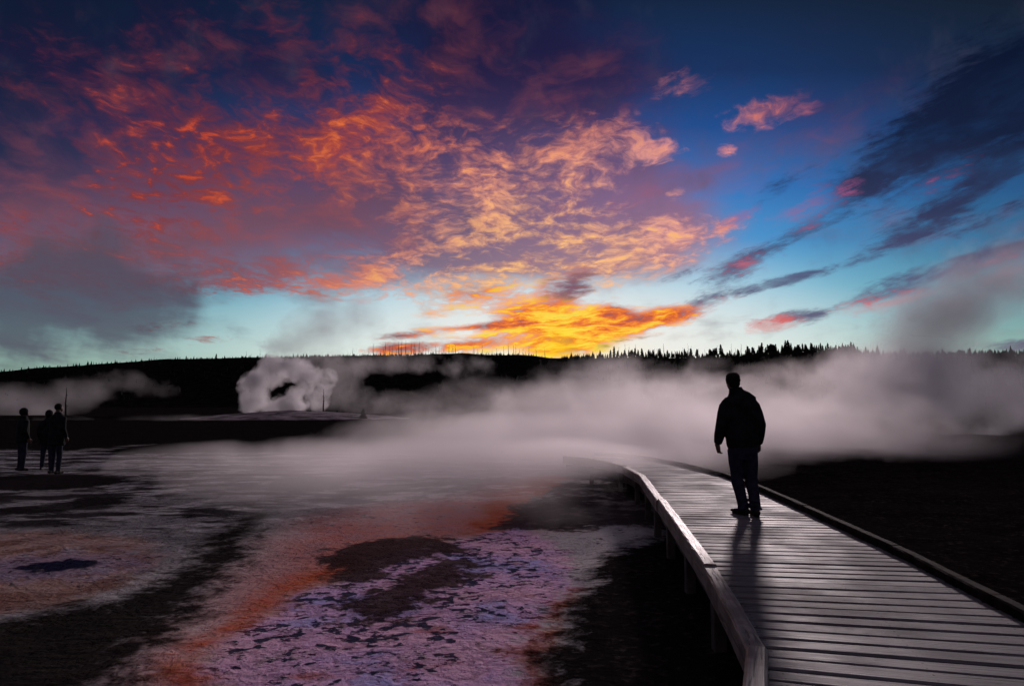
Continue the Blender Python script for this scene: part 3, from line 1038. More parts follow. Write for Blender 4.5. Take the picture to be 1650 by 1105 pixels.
board_m, nt, bs, out = material('weathered_planks')
tcn = nt.new('ShaderNodeTexCoord')
C = nt.new('ShaderNodeUVMap').outputs[0]
rnd_a = nt.new('ShaderNodeAttribute', attribute_name='plank').outputs['Fac']
grain = nt.noise(nt.v('ADD', nt.mapping(C, scale=(1.6, 46, 1)), nt.comb(nt.m('MULTIPLY', rnd_a, 37.0), nt.m('MULTIPLY', rnd_a, 91.0), 0)), 1.0, 6, 0.65, dist=0.4)
blot = nt.noise(tcn.outputs['Object'], 1.4, 4, 0.6)
base = nt.mix(nt.step(grain, 0.3, 0.7), (0.038, 0.036, 0.041), (0.175, 0.168, 0.180))
base = nt.mix(nt.mul(nt.step(blot, 0.48, 0.68), 0.55), base, (0.055, 0.047, 0.050))
base = nt.mix(nt.m('MULTIPLY', nt.m('FRACT', nt.m('MULTIPLY', rnd_a, 7.3)), 0.5), base, (0.09, 0.085, 0.09))
vor = nt.new('ShaderNodeTexVoronoi')
nt.put(vor.inputs['Vector'], nt.mapping(C, scale=(2.2, 9.0, 1)))
vor.inputs['Scale'].default_value = 1.0
base = nt.mix(nt.step(nt.add(vor.outputs['Distance'], nt.m('MULTIPLY', grain, 0.12)), 0.15, 0.09), base, (0.014, 0.011, 0.010))
split = nt.noise(nt.v('ADD', nt.mapping(C, scale=(0.9, 30, 1)), nt.comb(nt.m('MULTIPLY', rnd_a, 17.0), nt.m('MULTIPLY', rnd_a, 53.0), 0)), 1.0, 3, 0.5)
base = nt.mix(nt.step(split, 0.36, 0.31), base, (0.012, 0.010, 0.010))
ux, uy, uz = nt.sep(C)
nail = None
for nx_ in (0.10, 0.95, 1.70):
    dd_ = nt.m('ABSOLUTE', nt.m('SUBTRACT', ux, nx_))
    fv_ = nt.m('ABSOLUTE', nt.m('SUBTRACT', nt.m('ABSOLUTE', nt.m('SUBTRACT', nt.m('MULTIPLY', nt.m('FRACT', nt.m('MULTIPLY', uy, 5.0)), 0.2), 0.075)), 0.042))
    one = nt.step(nt.m('SQRT', nt.m('ADD', nt.m('POWER', dd_, 2.0), nt.m('POWER', fv_, 2.0))), 0.009, 0.005)
    nail = one if nail is None else nt.m('MAXIMUM', nail, one)
base = nt.mix(nail, base, (0.010, 0.008, 0.008))
nt.put(bs.inputs['Base Color'], base)
nt.put(bs.inputs['Roughness'], nt.add(nt.step(grain, 0.3, 0.7, 0.58, 0.74), nt.step(blot, 0.4, 0.65, 0.0, 0.14)))
bs.inputs['Specular IOR Level'].default_value = 0.12
bp = nt.new('ShaderNodeBump')
bp.inputs['Strength'].default_value = 0.35
bp.inputs['Distance'].default_value = 0.006
nt.put(bp.inputs['Height'], grain)
nt.l.new(bp.outputs[0], bs.inputs['Normal'])

walk = empty('boardwalk', (LE[2].x + 0.9, LE[2].y + 0.3, 0))
tag(walk, 'wet grey plank boardwalk with raised edge beams curving left into the steam', 'boardwalk')
off = walk.location

vs, fs, uvs, pid = [], [], [], []
s = 0.0
k = 0
while s < LL[-1] - 0.25:
    wdt = 0.166 + rt.uniform(-0.004, 0.004)
    gap = 0.021 + rt.uniform(-0.003, 0.004)
    q = []
    jit = rt.uniform(-0.006, 0.006)
    for ss in (s, s + wdt):
        a = point_on(LE, LL, ss)
        rr_ = float(np.interp(ss, sL, sR))
        b = point_on(RE, RL, rr_)
        q.append((a, b))
    NS = 8
    i0 = len(vs)
    dz0, dz1, dz2 = rt.uniform(-0.002, 0.002), rt.uniform(-0.002, 0.002), rt.uniform(-0.003, 0.002)
    bev = 0.012
    tilt = rt.gauss(0, 0.0014)
    for j in range(NS + 1):
        t_ = j / NS
        pA = q[0][0].lerp(q[0][1], t_)
        pB = q[1][0].lerp(q[1][1], t_)
        w_ = (pB - pA)
        wl = max(w_.length, 1e-4)
        e_ = w_ / wl
        shr = max(0.0, (wl - gap) / wl)
        pB = pA + w_ * shr
        z = DECK + dz0 * (1 - t_) + dz1 * t_ + dz2 * 4 * t_ * (1 - t_)
        z2 = z + tilt
        u_ = t_ * 1.8
        if wl * shr > 3 * bev:
            ring = [(pA, z - 0.045, 0), (pA, z - bev, 0.0), (pA + e_ * bev, z, bev), (pB - e_ * bev, z2, wdt - bev), (pB, z2 - bev, wdt), (pB, z - 0.045, wdt)]
        else:
            ring = [(pA, z - 0.045, 0), (pA, z - 0.004, 0), (pA, z, 0), (pB, z, wdt), (pB, z - 0.004, wdt), (pB, z - 0.045, wdt)]
        for (p, zz, vv) in ring:
            vs.append((p.x - off.x, p.y - off.y, zz + jit * 0.3))
            uvs.append((u_, vv + k * 0.2))
            pid.append(rnd_v := (k * 0.6180339) % 1.0)
    for j in range(NS):
        for m_ in range(5):
            a = i0 + j * 6 + m_
            fs.append((a, a + 6, a + 7, a + 1))
        a = i0 + j * 6
        fs.append((a, a + 5, a + 11, a + 6))
    fs.append((i0, i0 + 1, i0 + 2, i0 + 3, i0 + 4, i0 + 5))
    e0 = i0 + NS * 6
    fs.append((e0 + 5, e0 + 4, e0 + 3, e0 + 2, e0 + 1, e0))
    s += wdt
    k += 1
dme = mesh_from('deck', vs, fs)
ul = dme.uv_layers.new(name='UVMap')
for lp in dme.loops:
    ul.data[lp.index].uv = uvs[lp.vertex_index]
pa = dme.attributes.new('plank', 'FLOAT', 'POINT')
pa.data.foreach_set('value', np.array(pid, np.float32))
obj('deck', dme, board_m, walk)

beam_m, nt, bs, out = material('weathered_beam')
C = nt.new('ShaderNodeTexCoord').outputs['Object']
uvn = nt.new('ShaderNodeUVMap').outputs[0]
grain = nt.noise(nt.mapping(uvn, scale=(2.0, 42, 1)), 1.0, 6, 0.65, dist=0.5)
crack = nt.noise(nt.mapping(uvn, loc=(3, 1, 0), scale=(1.3, 26, 1)), 1.0, 3, 0.5, dist=1.0)
blot = nt.noise(C, 2.2, 5, 0.62)
base = nt.mix(nt.step(grain, 0.3, 0.7), (0.085, 0.066, 0.060), (0.22, 0.185, 0.17))
base = nt.mix(nt.mul(nt.step(blot, 0.46, 0.60), 0.8), base, (0.055, 0.032, 0.026))
base = nt.mix(nt.step(crack, 0.41, 0.36), base, (0.015, 0.012, 0.011))
nt.put(bs.inputs['Base Color'], base)
bs.inputs['Roughness'].default_value = 0.55
bs.inputs['Specular IOR Level'].default_value = 0.35
bp = nt.new('ShaderNodeBump')
bp.inputs['Strength'].default_value = 0.6
bp.inputs['Distance'].default_value = 0.008
nt.put(bp.inputs['Height'], nt.add(grain, nt.step(crack, 0.36, 0.42)))
nt.l.new(bp.outputs[0], bs.inputs['Normal'])
shaded_beam_m = plain('shaded_beam_wood', (0.018, 0.013, 0.012), 0.95, 0.5, 7, 0.03, 0.5)  # right-hand beams: shade of their inner side put into a darker wood colour
post_m = plain('post_wood', (0.06, 0.05, 0.045), 0.8, 0.4, 5, 0.2, 0.4)


def beam(pts, width, inward, top, bottom, name='edge_beam', chip=0.004, mat=None):
    """squared timber along pts (deck edge); inward +1: timber lies right of the path"""
    fine = []
    for a, b in zip(pts, pts[1:]):
        n_ = max(1, int((b - a).length / 0.18))
        for j in range(n_):
            fine.append(a.lerp(b, j / n_))
    fine.append(pts[-1])
    bv, bf, buv = [], [], []
    run = 0.0
    bl = 0.012
    for j, p in enumerate(fine):
        a, b = fine[max(j - 1, 0)], fine[min(j + 1, len(fine) - 1)]
        d = (b - a).normalized()
        nrm = Vector((d.y, -d.x)) * inward
        if j:
            run += (p - fine[j - 1]).length
        w0, w1_ = 0.0, width
        c_ = [rt.uniform(-chip, chip) for _ in range(4)]
        prof = [(w0, bottom, 0), (w0 + c_[3] * 0.4, top - bl + c_[0], .12), (w0 + bl + c_[1], top + c_[2] * 0.5, .14), (w1_ - bl - c_[1], top + c_[3] * 0.5, .24), (w1_ + c_[2] * 0.4, top - bl - c_[0], .26), (w1_, bottom, .4)]
        for (w_, z, vv) in prof:
            q_ = p + nrm * w_
            bv.append((q_.x - off.x, q_.y - off.y, z))
            buv.append((run + rt_off, vv))
    for j in range(len(fine) - 1):
        for m_ in range(5):
            a = j * 6 + m_
            bf.append((a, a + 6, a + 7, a + 1))
        bf.append((j * 6, j * 6 + 5, j * 6 + 11, j * 6 + 6))
    bf.append(tuple(range(6)))
    e = (len(fine) - 1) * 6
    bf.append(tuple(reversed(range(e, e + 6))))
    me = mesh_from(name, bv, bf)
    bm_ = bmesh.new()
    bm_.from_mesh(me)
    bmesh.ops.recalc_face_normals(bm_, faces=bm_.faces)
    bm_.to_mesh(me)
    bm_.free()
    ul_ = me.uv_layers.new(name='UVMap')
    for lp in me.loops:
        ul_.data[lp.index].uv = buv[lp.vertex_index]
    return obj(name, me, mat or beam_m, walk)


def sub(pts, L, s0, s1):
    return [point_on(pts, L, s0)] + [p for p, l in zip(pts, L) if s0 + 0.02 < l < s1 - 0.02] + [point_on(pts, L, s1)]


TOP = DECK + 0.14
joints_l = [0.0, LL[2], LL[4], LL[4] + 3.7, LL[7] + 0.1, LL[9], LL[-1]]
for q_, (a, b) in enumerate(zip(joints_l, joints_l[1:])):
    rt_off = rt.uniform(0, 30)
    beam(sub(LE, LL, a + 0.006, b - 0.006), 0.105 + rt.uniform(-0.006, 0.01), -1, TOP + (0.012, -0.004, 0.014, -0.006, 0.008, 0.0)[q_ % 6], DECK - 0.02)
joints_r = [0.0, RL[2] + 0.4, RL[3] + 0.2, RL[4] + 0.2, RL[5] + 0.4, RL[7], RL[9], RL[-1]]
for a, b in zip(joints_r, joints_r[1:]):
    rt_off = rt.uniform(0, 30)
    beam(sub(RE, RL, a + 0.003, b - 0.003), 0.095, 1, DECK + 0.075 + rt.uniform(-0.006, 0.006), DECK - 0.02, mat=shaded_beam_m)


def stringer(pts, L, inward, name):
    rr_ = []
    global rt_off
    rt_off = 0
    o = beam(pts, 0.05, inward, DECK - 0.052, DECK - 0.22, name)
    o.data.materials[0] = post_m


stringer(LE, LL, 1, 'joist')
stringer(RE, RL, -1, 'joist')


def post(p, top, name='post'):
    bm = bmesh.new()
    bmesh.ops.create_cube(bm, size=1.0, matrix=Matrix.Translation((p.x - off.x, p.y - off.y, (top - 0.15) / 2)) @ Matrix.Diagonal((0.09, 0.09, top + 0.15, 1)))
    bmesh.ops.bevel(bm, geom=list(bm.edges), offset=0.006, segments=1, affect='EDGES')
    obj(name, bm_mesh('post', bm), post_m, walk)


for pts, L, inw, st in ((LE, LL, -1, LL[2] - 0.1), (RE, RL, 1, 0.5)):
    s = st
    while s < L[-1]:
        p = point_on(pts, L, s)
        p2 = point_on(pts, L, min(s + 0.1, L[-1]))
        d = (p2 - p).normalized() if (p2 - p).length > 1e-4 else Vector((0, 1))
        nrm = Vector((d.y, -d.x)) * inw
        post(p + nrm * 0.052, DECK - 0.024)
        s += 1.55 if inw < 0 else 2.2

# ------------------------------------------------------------------ the walker
FEET = on(1203, 830, DECK)
person = empty('person', (FEET.x, FEET.y, DECK))
tag(person, 'man in dark jacket and jeans walking away along the wet boardwalk', 'person')
jacket_m = plain('black_jacket', (0.009, 0.009, 0.011), 0.9, 0.4, 9, 0.08, 0.5)
jeans_m = plain('dark_jeans', (0.018, 0.020, 0.034), 0.9, 0.35, 14, 0.08, 0.4)
skin_m = plain('skin', (0.09, 0.05, 0.04), 0.6, 0.15, 8, 0.2)
hair_m = plain('dark_hair', (0.008, 0.007, 0.006), 0.8, 0.4, 40, 0.1, 0.5)
shoe_m = plain('dark_shoes', (0.014, 0.011, 0.010), 0.7, 0.3, 10, 0.2, 0.2)

V = Vector
HEAD = V((-0.122, 0.015, 1.690))
# body: head, neck, trunk, arms, legs and hands in one skin
bm = bmesh.new()
ball_bm(bm, HEAD + V((0, -0.012, 0.012)), (0.076, 0.094, 0.092))
tube(bm, [(HEAD + V((0, 0.055, -0.035)), 0.060, 0.05), (HEAD + V((0, 0.062, -0.075)), 0.052, 0.045), (HEAD + V((0, 0.066, -0.108)), 0.034, 0.028)])
ball_bm(bm, HEAD + V((0, 0.055, -0.03)), (0.062, 0.055, 0.07))
tube(bm, [(HEAD + V((0, 0.096, 0.005)), 0.009), (HEAD + V((0, 0.116, -0.032)), 0.016), (HEAD + V((0, 0.098, -0.042)), 0.014)], n=8)
ball_bm(bm, HEAD + V((0, 0.092, -0.070)), (0.024, 0.016, 0.009), 2)
for sx in (-1, 1):
    ball_bm(bm, HEAD + V((sx * 0.078, -0.005, -0.012)), (0.010, 0.020, 0.031), 2)
    ball_bm(bm, HEAD + V((sx * 0.032, 0.088, 0.004)), (0.014, 0.012, 0.010), 2)
tube(bm, [(HEAD + V((0.012, -0.02, -0.06)), 0.058, 0.06), (V((-0.085, -0.01, 1.50)), 0.062, 0.065), (V((-0.06, -0.01, 1.44)), 0.08, 0.08)])
tube(bm, [(V((-0.055, 0, 1.46)), 0.11, 0.075), (V((-0.052, 0, 1.38)), 0.185, 0.105), (V((-0.045, 0, 1.22)), 0.175, 0.115), (V((-0.035, 0, 1.05)), 0.155, 0.11), (V((-0.03, 0, 0.90)), 0.17, 0.12), (V((-0.03, 0, 0.80)), 0.15, 0.11)])
ARM_L = [V((-0.225, 0, 1.40)), V((-0.292, -0.03, 1.13)), V((-0.332, 0.03, 0.885))]
ARM_R = [V((0.125, 0, 1.41)), V((0.192, -0.035, 1.13)), V((0.190, 0.03, 0.885))]
for arm in (ARM_L, ARM_R):
    tube(bm, [(arm[0], 0.062), (arm[0].lerp(arm[1], 0.5), 0.052), (arm[1], 0.044), (arm[1].lerp(arm[2], 0.45), 0.041), (arm[2], 0.029)])
LEG_L = [V((-0.122, 0.0, 0.84)), V((-0.090, 0.045, 0.47)), V((-0.026, 0.035, 0.09))]
LEG_R = [V((0.065, 0.0, 0.84)), V((0.080, 0.02, 0.47)), V((0.100, -0.055, 0.09))]
for leg in (LEG_L, LEG_R):
    tube(bm, [(leg[0], 0.088), (leg[0].lerp(leg[1], 0.5), 0.074), (leg[1], 0.056), (leg[1].lerp(leg[2], 0.35), 0.055), (leg[2], 0.038)])
    ball_bm(bm, leg[2] + V((0, 0.04, -0.045)), (0.038, 0.09, 0.035), 2)


def hand(bm, wrist, d, palm_n, thumb_dir, curl, spread=1.0, L=1.0):
    """palm and five unequal bent fingers; d points along the hand, palm_n out of the palm"""
    d, palm_n = d.normalized(), palm_n.normalized()
    side = thumb_dir - d * thumb_dir.dot(d)
    side = (side - palm_n * side.dot(palm_n)).normalized()
    kn = wrist + d * 0.092
    for q_ in (-0.027, -0.009, 0.010, 0.027):
        tube(bm, [(wrist + side * q_ * 0.75, 0.014), (wrist + d * 0.05 + side * q_ * 0.95, 0.0155), (kn + side * q_, 0.0125)], n=8)
    for q_, ln, cu in ((0.029, 0.070, curl[0]), (0.010, 0.080, curl[1]), (-0.010, 0.074, curl[2]), (-0.028, 0.058, curl[3])):
        p = kn + side * q_ - d * 0.008
        a = 0.18
        seg = [(p, 0.0105)]
        for f_, r_ in ((0.45, 0.0095), (0.31, 0.0088), (0.24, 0.0072)):
            a += cu
            dd = d * math.cos(a) + palm_n * math.sin(a) + side * (q_ * 3.0 * spread)
            p = p + dd.normalized() * ln * f_
            seg.append((p, r_))
        tube(bm, seg, n=8)
    b0 = wrist + d * 0.022 + side * 0.026
    b1 = b0 + (d * 0.55 + side * 0.75 + palm_n * 0.35).normalized() * 0.042
    b2 = b1 + (d * 0.85 + side * 0.30 + palm_n * 0.45).normalized() * 0.032
    b3 = b2 + (d * 0.9 + side * 0.05 + palm_n * 0.5).normalized() * 0.024
    tube(bm, [(b0, 0.016), (b1, 0.0125), (b2, 0.0105), (b3, 0.008)], n=8)


HB = bm
hand(HB, ARM_L[2] + V((0, 0, 0.01)), V((0.10, 0.10, -1)), V((0.75, 0.45, 0.0)), V((0.75, 0.75, 0)), (0.12, 0.32, 0.45, 0.55), 1.3)
hand(HB, ARM_R[2] + V((0.005, 0, 0.01)), V((0.0, 0.12, -1)), V((-1, -0.1, 0)), V((-0.1, 1, 0)), (0.35, 0.42, 0.48, 0.55), 1.0)
body = obj('body', fuse('body', bm, 0.0048, 3), skin_m, person)

# jacket: bulky, a little longer at the right, stand-up collar
bm = bmesh.new()
tube(bm, [(V((-0.098, -0.005, 1.605)), 0.078, 0.080), (V((-0.09, -0.005, 1.555)), 0.092, 0.09), (V((-0.068, -0.005, 1.500)), 0.15, 0.11), (V((-0.06, -0.005, 1.465)), 0.215, 0.13), (V((-0.055, -0.008, 1.38)), 0.225, 0.145),
          (V((-0.048, -0.01, 1.25)), 0.225, 0.155), (V((-0.038, -0.01, 1.10)), 0.215, 0.16), (V((-0.030, -0.01, 0.97)), 0.208, 0.155), (V((-0.028, -0.01, 0.885)), 0.200, 0.148), (V((-0.026, -0.01, 0.852)), 0.190, 0.140)], n=20)
for arm, fr in ((ARM_L, 0.95), (ARM_R, 0.97)):
    a0, a1, a2 = arm
    sg = 1 if arm is ARM_L else -1
    tube(bm, [(a0 + V((0.13 * sg, 0, 0.035)), 0.070, 0.075), (a0 + V((0.045 * sg, 0, 0.012)), 0.083, 0.088), (a0 + V((-0.004 * sg, 0, -0.05)), 0.084, 0.09), (a0.lerp(a1, 0.5), 0.080, 0.085), (a1, 0.075, 0.076), (a1.lerp(a2, 0.5), 0.068, 0.07),
              (a1.lerp(a2, 0.82), 0.056, 0.058), (a1.lerp(a2, 0.97), 0.047, 0.05)], n=16)
# folds round the elbows and hem
rj = random.Random(4)
for arm in (ARM_L, ARM_R):
    for k in range(7):
        q_ = rj.uniform(0.25, 1.6)
        c_ = arm[0].lerp(arm[1], q_) if q_ < 1 else arm[1].lerp(arm[2], q_ - 1)
        sx = rj.uniform(-0.05, 0.05)
        ball_bm(bm, c_ + V((sx, rj.uniform(-0.05, 0.03), 0)), (0.050, 0.045, 0.026), 2)
for k in range(16):
    a = rj.uniform(0, 6.28)
    ball_bm(bm, V((-0.03 + math.cos(a) * 0.165, math.sin(a) * 0.115, rj.uniform(0.88, 1.35))), (0.055, 0.05, 0.06), 2)
ball_bm(bm, V((0.105, -0.005, 1.475)), (0.06, 0.06, 0.028), 2)
jk = obj('jacket', fuse('jacket', bm, 0.0085, 5), jacket_m, person)

bm = bmesh.new()
tube(bm, [(V((-0.030, 0, 0.98)), 0.165, 0.12), (V((-0.028, -0.005, 0.86)), 0.186, 0.135), (V((-0.027, -0.005, 0.78)), 0.176, 0.13), (V((-0.027, 0, 0.70)), 0.15, 0.11)], n=18)
for leg, ww in ((LEG_L, 1.0), (LEG_R, 1.0)):
    h0, k0, a0 = leg
    tube(bm, [(h0 + V((0, 0, -0.02)), 0.094, 0.11), (h0.lerp(k0, 0.5), 0.092, 0.10), (k0 + V((0, 0, 0.05)), 0.080, 0.086), (k0 + V((0, 0, -0.06)), 0.076, 0.082), (k0.lerp(a0, 0.55), 0.068, 0.078), (k0.lerp(a0, 0.85), 0.064, 0.074), (a0 + V((0, 0, -0.015)), 0.066, 0.078)], n=16)
    for k in range(6):
        q_ = rj.uniform(-0.08, 0.06) if k < 3 else rj.uniform(-0.40, -0.32)
        c_ = k0 + V((0, 0, q_)) if k < 3 else a0 + V((0, 0, 0.05 * (k - 3)))
        ball_bm(bm, c_ + V((rj.uniform(-0.02, 0.02), -0.02, 0)), (0.062, 0.07, 0.018), 2)
obj('jeans', fuse('jeans', bm, 0.0085, 4), jeans_m, person)

for leg, toe in ((LEG_L, V((-0.42, 1, 0))), (LEG_R, V((0.10, 1, 0)))):
    t_ = toe.normalized()
    a0 = V((leg[2].x, leg[2].y, 0))
    rot = Matrix.Rotation(math.atan2(t_.y, t_.x) - math.pi / 2, 3, 'Z')
    bm = bmesh.new()
    for q_, rx, rz, z in ((-0.055, 0.040, 0.045, 0.05), (0.0, 0.044, 0.055, 0.058), (0.06, 0.046, 0.042, 0.046), (0.12, 0.050, 0.034, 0.038), (0.17, 0.043, 0.028, 0.032)):
        ball_bm(bm, a0 + t_ * q_ + V((0, 0, z)), (rx, 0.06, rz), 3, rot)
    tube(bm, [(a0 + V((0, 0, 0.03)), 0.044, 0.055), (a0 + V((0, 0, 0.13)), 0.046, 0.052)], n=14)
    me = fuse('shoe', bm, 0.007, 3)
    so = obj('shoe', me, shoe_m, person)
    for q_ in me.vertices:
        q_.co.z = max(q_.co.z, 0.026)
    bm = bmesh.new()
    ring = []
    for i in range(28):
        a = i * 2 * math.pi / 28
        ly = 0.145 * math.sin(a) + 0.055
        lx = (0.050 + 0.006 * math.sin(a)) * math.cos(a)
        ring.append(bm.verts.new(a0 + rot @ V((lx, ly, 0.003))))
    f = bm.faces.new(ring)
    r_ = bmesh.ops.extrude_face_region(bm, geom=[f])
    bmesh.ops.translate(bm, verts=[g_ for g_ in r_['geom'] if isinstance(g_, bmesh.types.BMVert)], vec=(0, 0, 0.026))
    bmesh.ops.recalc_face_normals(bm, faces=bm.faces)
    obj('sole', bm_mesh('sole', bm), shoe_m, so)

bm = bmesh.new()
ball_bm(bm, HEAD + V((-0.004, -0.022, 0.020)), (0.088, 0.102, 0.092), 4)
ball_bm(bm, HEAD + V((-0.018, -0.01, 0.050)), (0.066, 0.08, 0.058), 3)
ball_bm(bm, HEAD + V((0.002, -0.058, -0.035)), (0.074, 0.055, 0.062), 3)
for k in range(60):
    a, b_ = rj.uniform(0, 6.28), rj.uniform(-0.3, 1.2)
    d = V((math.cos(a) * math.cos(b_), math.sin(a) * math.cos(b_), math.sin(b_)))
    if d.y > 0.55 and b_ < 0.75:
        continue
    ball_bm(bm, HEAD + V((-0.004, -0.022, 0.020)) + V((d.x * 0.084, d.y * 0.097, d.z * 0.089)), (0.014, 0.014, 0.012), 1)
hme = fuse('hair', bm, 0.006, 2)
bm = bmesh.new()
bm.from_mesh(hme)
kill = [q_ for q_ in bm.verts if q_.co.y > HEAD.y + 0.045 and q_.co.z < HEAD.z + 0.052]
bmesh.ops.delete(bm, geom=kill, context='VERTS')
bm.to_mesh(hme)
bm.free()
obj('hair', hme, hair_m, person)


# ------------------------------------------------------------------ two visitors far off on the flats
def visitor(px, py, h, face, label, coat_w, coat_len, hood, seed):
    rv = random.Random(seed)
    f = on(px, py, 0.0)
    root = empty('person', (f.x, f.y, 0.0), face)
    tag(root, label, 'person', None)
    k = h / 1.78
    S = lambda x, y, z: V((x * k, y * k, z * k))
    hd = S(0.0, 0.02, 1.665)
    bm = bmesh.new()
    ball_bm(bm, hd + S(0, -0.01, 0.01), (0.076 * k, 0.094 * k, 0.098 * k))
    ball_bm(bm, hd + S(0, 0.05, -0.04), (0.06 * k, 0.05 * k, 0.07 * k))
    tube(bm, [(hd + S(0, 0.094, 0.0), 0.009), (hd + S(0, 0.112, -0.034), 0.015), (hd + S(0, 0.094, -0.044), 0.013)], n=8)
    for sx in (-1, 1):
        ball_bm(bm, hd + S(sx * 0.078, -0.005, -0.01), (0.010, 0.02, 0.03), 2)
    tube(bm, [(hd + S(0, -0.02, -0.06), 0.056), (S(0, -0.01, 1.44), 0.075)])
    tube(bm, [(S(0, 0, 1.46), 0.10, 0.075), (S(0, 0, 1.36), 0.175, 0.10), (S(0, 0, 1.05), 0.145, 0.10), (S(0, 0, 0.82), 0.155, 0.11)])
    arms = []
    for sx in (-1, 1):
        a = [S(sx * 0.175, 0, 1.40), S(sx * 0.215, -0.03, 1.13), S(sx * 0.205, 0.06 + 0.05 * rv.random(), 0.90)]
        arms.append(a)
        tube(bm, [(a[0], 0.06), (a[1], 0.044), (a[2], 0.029)])
        hand(bm, a[2] + S(0, 0, 0.01), S(0, 0.2, -1), S(-sx, 0.2, 0), S(-sx * 0.3, 1, 0), (0.3, 0.38, 0.45, 0.5))
    legs = []
    for sx in (-1, 1):
        l = [S(sx * 0.085, 0, 0.84), S(sx * 0.10, 0.02, 0.46), S(sx * 0.115, -0.01 * sx, 0.08)]
        legs.append(l)
        tube(bm, [(l[0], 0.085), (l[1], 0.055), (l[2], 0.037)])
        ball_bm(bm, l[2] + S(0, 0.05, -0.045), (0.038, 0.09, 0.034), 2)
    obj('body', fuse('body', bm, 0.006, 2), skin_m, root)
    bm = bmesh.new()
    w = coat_w
    tube(bm, [(S(0, 0, 1.56), 0.07, 0.075), (S(0, 0, 1.50), 0.11, 0.095), (S(0, 0, 1.45), 0.19, 0.12), (S(0, 0, 1.36), 0.21 * w, 0.14), (S(0, 0, 1.10), 0.20 * w, 0.15), (S(0, 0, 0.90), 0.205 * w, 0.155), (S(0, 0, coat_len), 0.215 * w, 0.165)], n=18)
    for a in arms:
        sg = -1 if a[0].x > 0 else 1
        tube(bm, [(a[0] + S(0.1 * sg, 0, 0.03), 0.07), (a[0], 0.08), (a[1], 0.072), (a[1].lerp(a[2], 0.9), 0.052)])
    if hood:
        ball_bm(bm, hd + S(0, -0.03, 0.015), (0.098, 0.112, 0.118), 3)
    for q in range(10):
        an = rv.uniform(0, 6.28)
        ball_bm(bm, S(math.cos(an) * 0.15 * w, math.sin(an) * 0.11, rv.uniform(coat_len + 0.05, 1.3)), (0.05, 0.05, 0.07), 2)
    obj('coat', fuse('coat', bm, 0.011, 3), jacket_m, root)
    bm = bmesh.new()
    tube(bm, [(S(0, 0, 0.95), 0.15, 0.11), (S(0, 0, 0.76), 0.165, 0.115)])
    for l in legs:
        tube(bm, [(l[0], 0.09, 0.10), (l[1], 0.064, 0.07), (l[2], 0.050, 0.058)])
    obj('trousers', fuse('trousers', bm, 0.010, 3), jeans_m, root)
    for l in legs:
        bm = bmesh.new()
        for q_, rx, rz in ((-0.05, 0.040, 0.045), (0.03, 0.045, 0.046), (0.11, 0.046, 0.034)):
            ball_bm(bm, V((l[2].x, l[2].y + q_, rz)), (rx, 0.065, rz), 2)
        obj('shoe', fuse('shoe', bm, 0.009, 2), shoe_m, root)
    if not hood:
        bm = bmesh.new()
        ball_bm(bm, hd + S(0, -0.022, 0.022), (0.086, 0.10, 0.098), 3)
        hm = fuse('hair', bm, 0.009, 1)
        b2 = bmesh.new()
        b2.from_mesh(hm)
        bmesh.ops.delete(b2, geom=[q for q in b2.verts if q.co.y > hd.y + 0.04 and q.co.z < hd.z + 0.05], context='VERTS')
        b2.to_mesh(hm)
        b2.free()
        obj('hair', hm, hair_m, root)
    return root


visitor(33, 758, 1.72, R(-35), 'slim visitor in a dark hooded coat standing apart from the close pair', 0.92, 0.80, True, 3)
visitor(88, 763, 1.86, R(-15), 'broader visitor in a dark coat standing right of the hooded one on the flats', 1.15, 0.72, False, 6)
visitor(74, 757, 1.66, R(20), 'shorter visitor in a hooded coat half behind the broader visitor on the flats', 0.9, 0.78, True, 9)

# ------------------------------------------------------------------ steam
def steam(name, blobs, label, density, scale, amp, gain, col=(0.96, 0.93, 0.95), aniso=0.45, rate=0.1, th=0.12, detail=3.0, warp_=0.0, flat_=1.0, vox=None, cat='steam', soft=1.0):
    """blobs: (centre, radii, weight) in world metres; the hull is their union"""
    org = Vector((sum(b[0].x for b in blobs) / len(blobs), sum(b[0].y for b in blobs) / len(blobs), 0))
    bm = bmesh.new()
    for c, r, w in blobs:
        ball_bm(bm, c - org, r, 3)
    ext = max(max(r) for _, r, _ in blobs)
    me = fuse(name, bm, vox or ext * 0.07, 2)
    m = bpy.data.materials.new(name + '_vapour')
    m.use_nodes = True
    nt = NT(m.node_tree)
    nt.n.clear()
    out = nt.new('ShaderNodeOutputMaterial')
    pv = nt.new('ShaderNodeVolumePrincipled')
    nt.l.new(pv.outputs[0], out.inputs['Volume'])
    C = nt.new('ShaderNodeTexCoord').outputs['Object']
    dsum = None
    for c, r, w in blobs:
        b = nt.m('MULTIPLY', nt.ball(C, tuple(c - org), tuple(r)), w)
        dsum = b if dsum is None else nt.m('ADD', dsum, b)
    Cn = nt.mapping(C, scale=(scale, scale, scale * flat_))
    n = nt.noise(Cn, 1.0, detail, 0.58, dist=warp_)
    x = nt.add(dsum, nt.m('MULTIPLY', nt.m('SUBTRACT', n, 0.5), amp), -th)
    x = nt.m('MULTIPLY', x, gain, clamp=True)
    x = nt.mul(x, nt.step(dsum, 0.0, 0.12 * soft))
    nt.put(pv.inputs['Density'], nt.m('MULTIPLY', x, density))
    pv.inputs['Color'].default_value = (*col, 1)
    pv.inputs['Anisotropy'].default_value = aniso
    m.cycles.volume_step_rate = rate
    m.cycles.volume_sampling = 'MULTIPLE_IMPORTANCE'
    o = obj(name, me, m)
    o.location = org
    tag(o, label, cat, None, 'stuff')
    return o


def blob(px, py, Y, rx, rz, ry, w=1.0):
    k = Y / FPX
    return (at(px, py, Y), (rx * k, ry, rz * k), w)


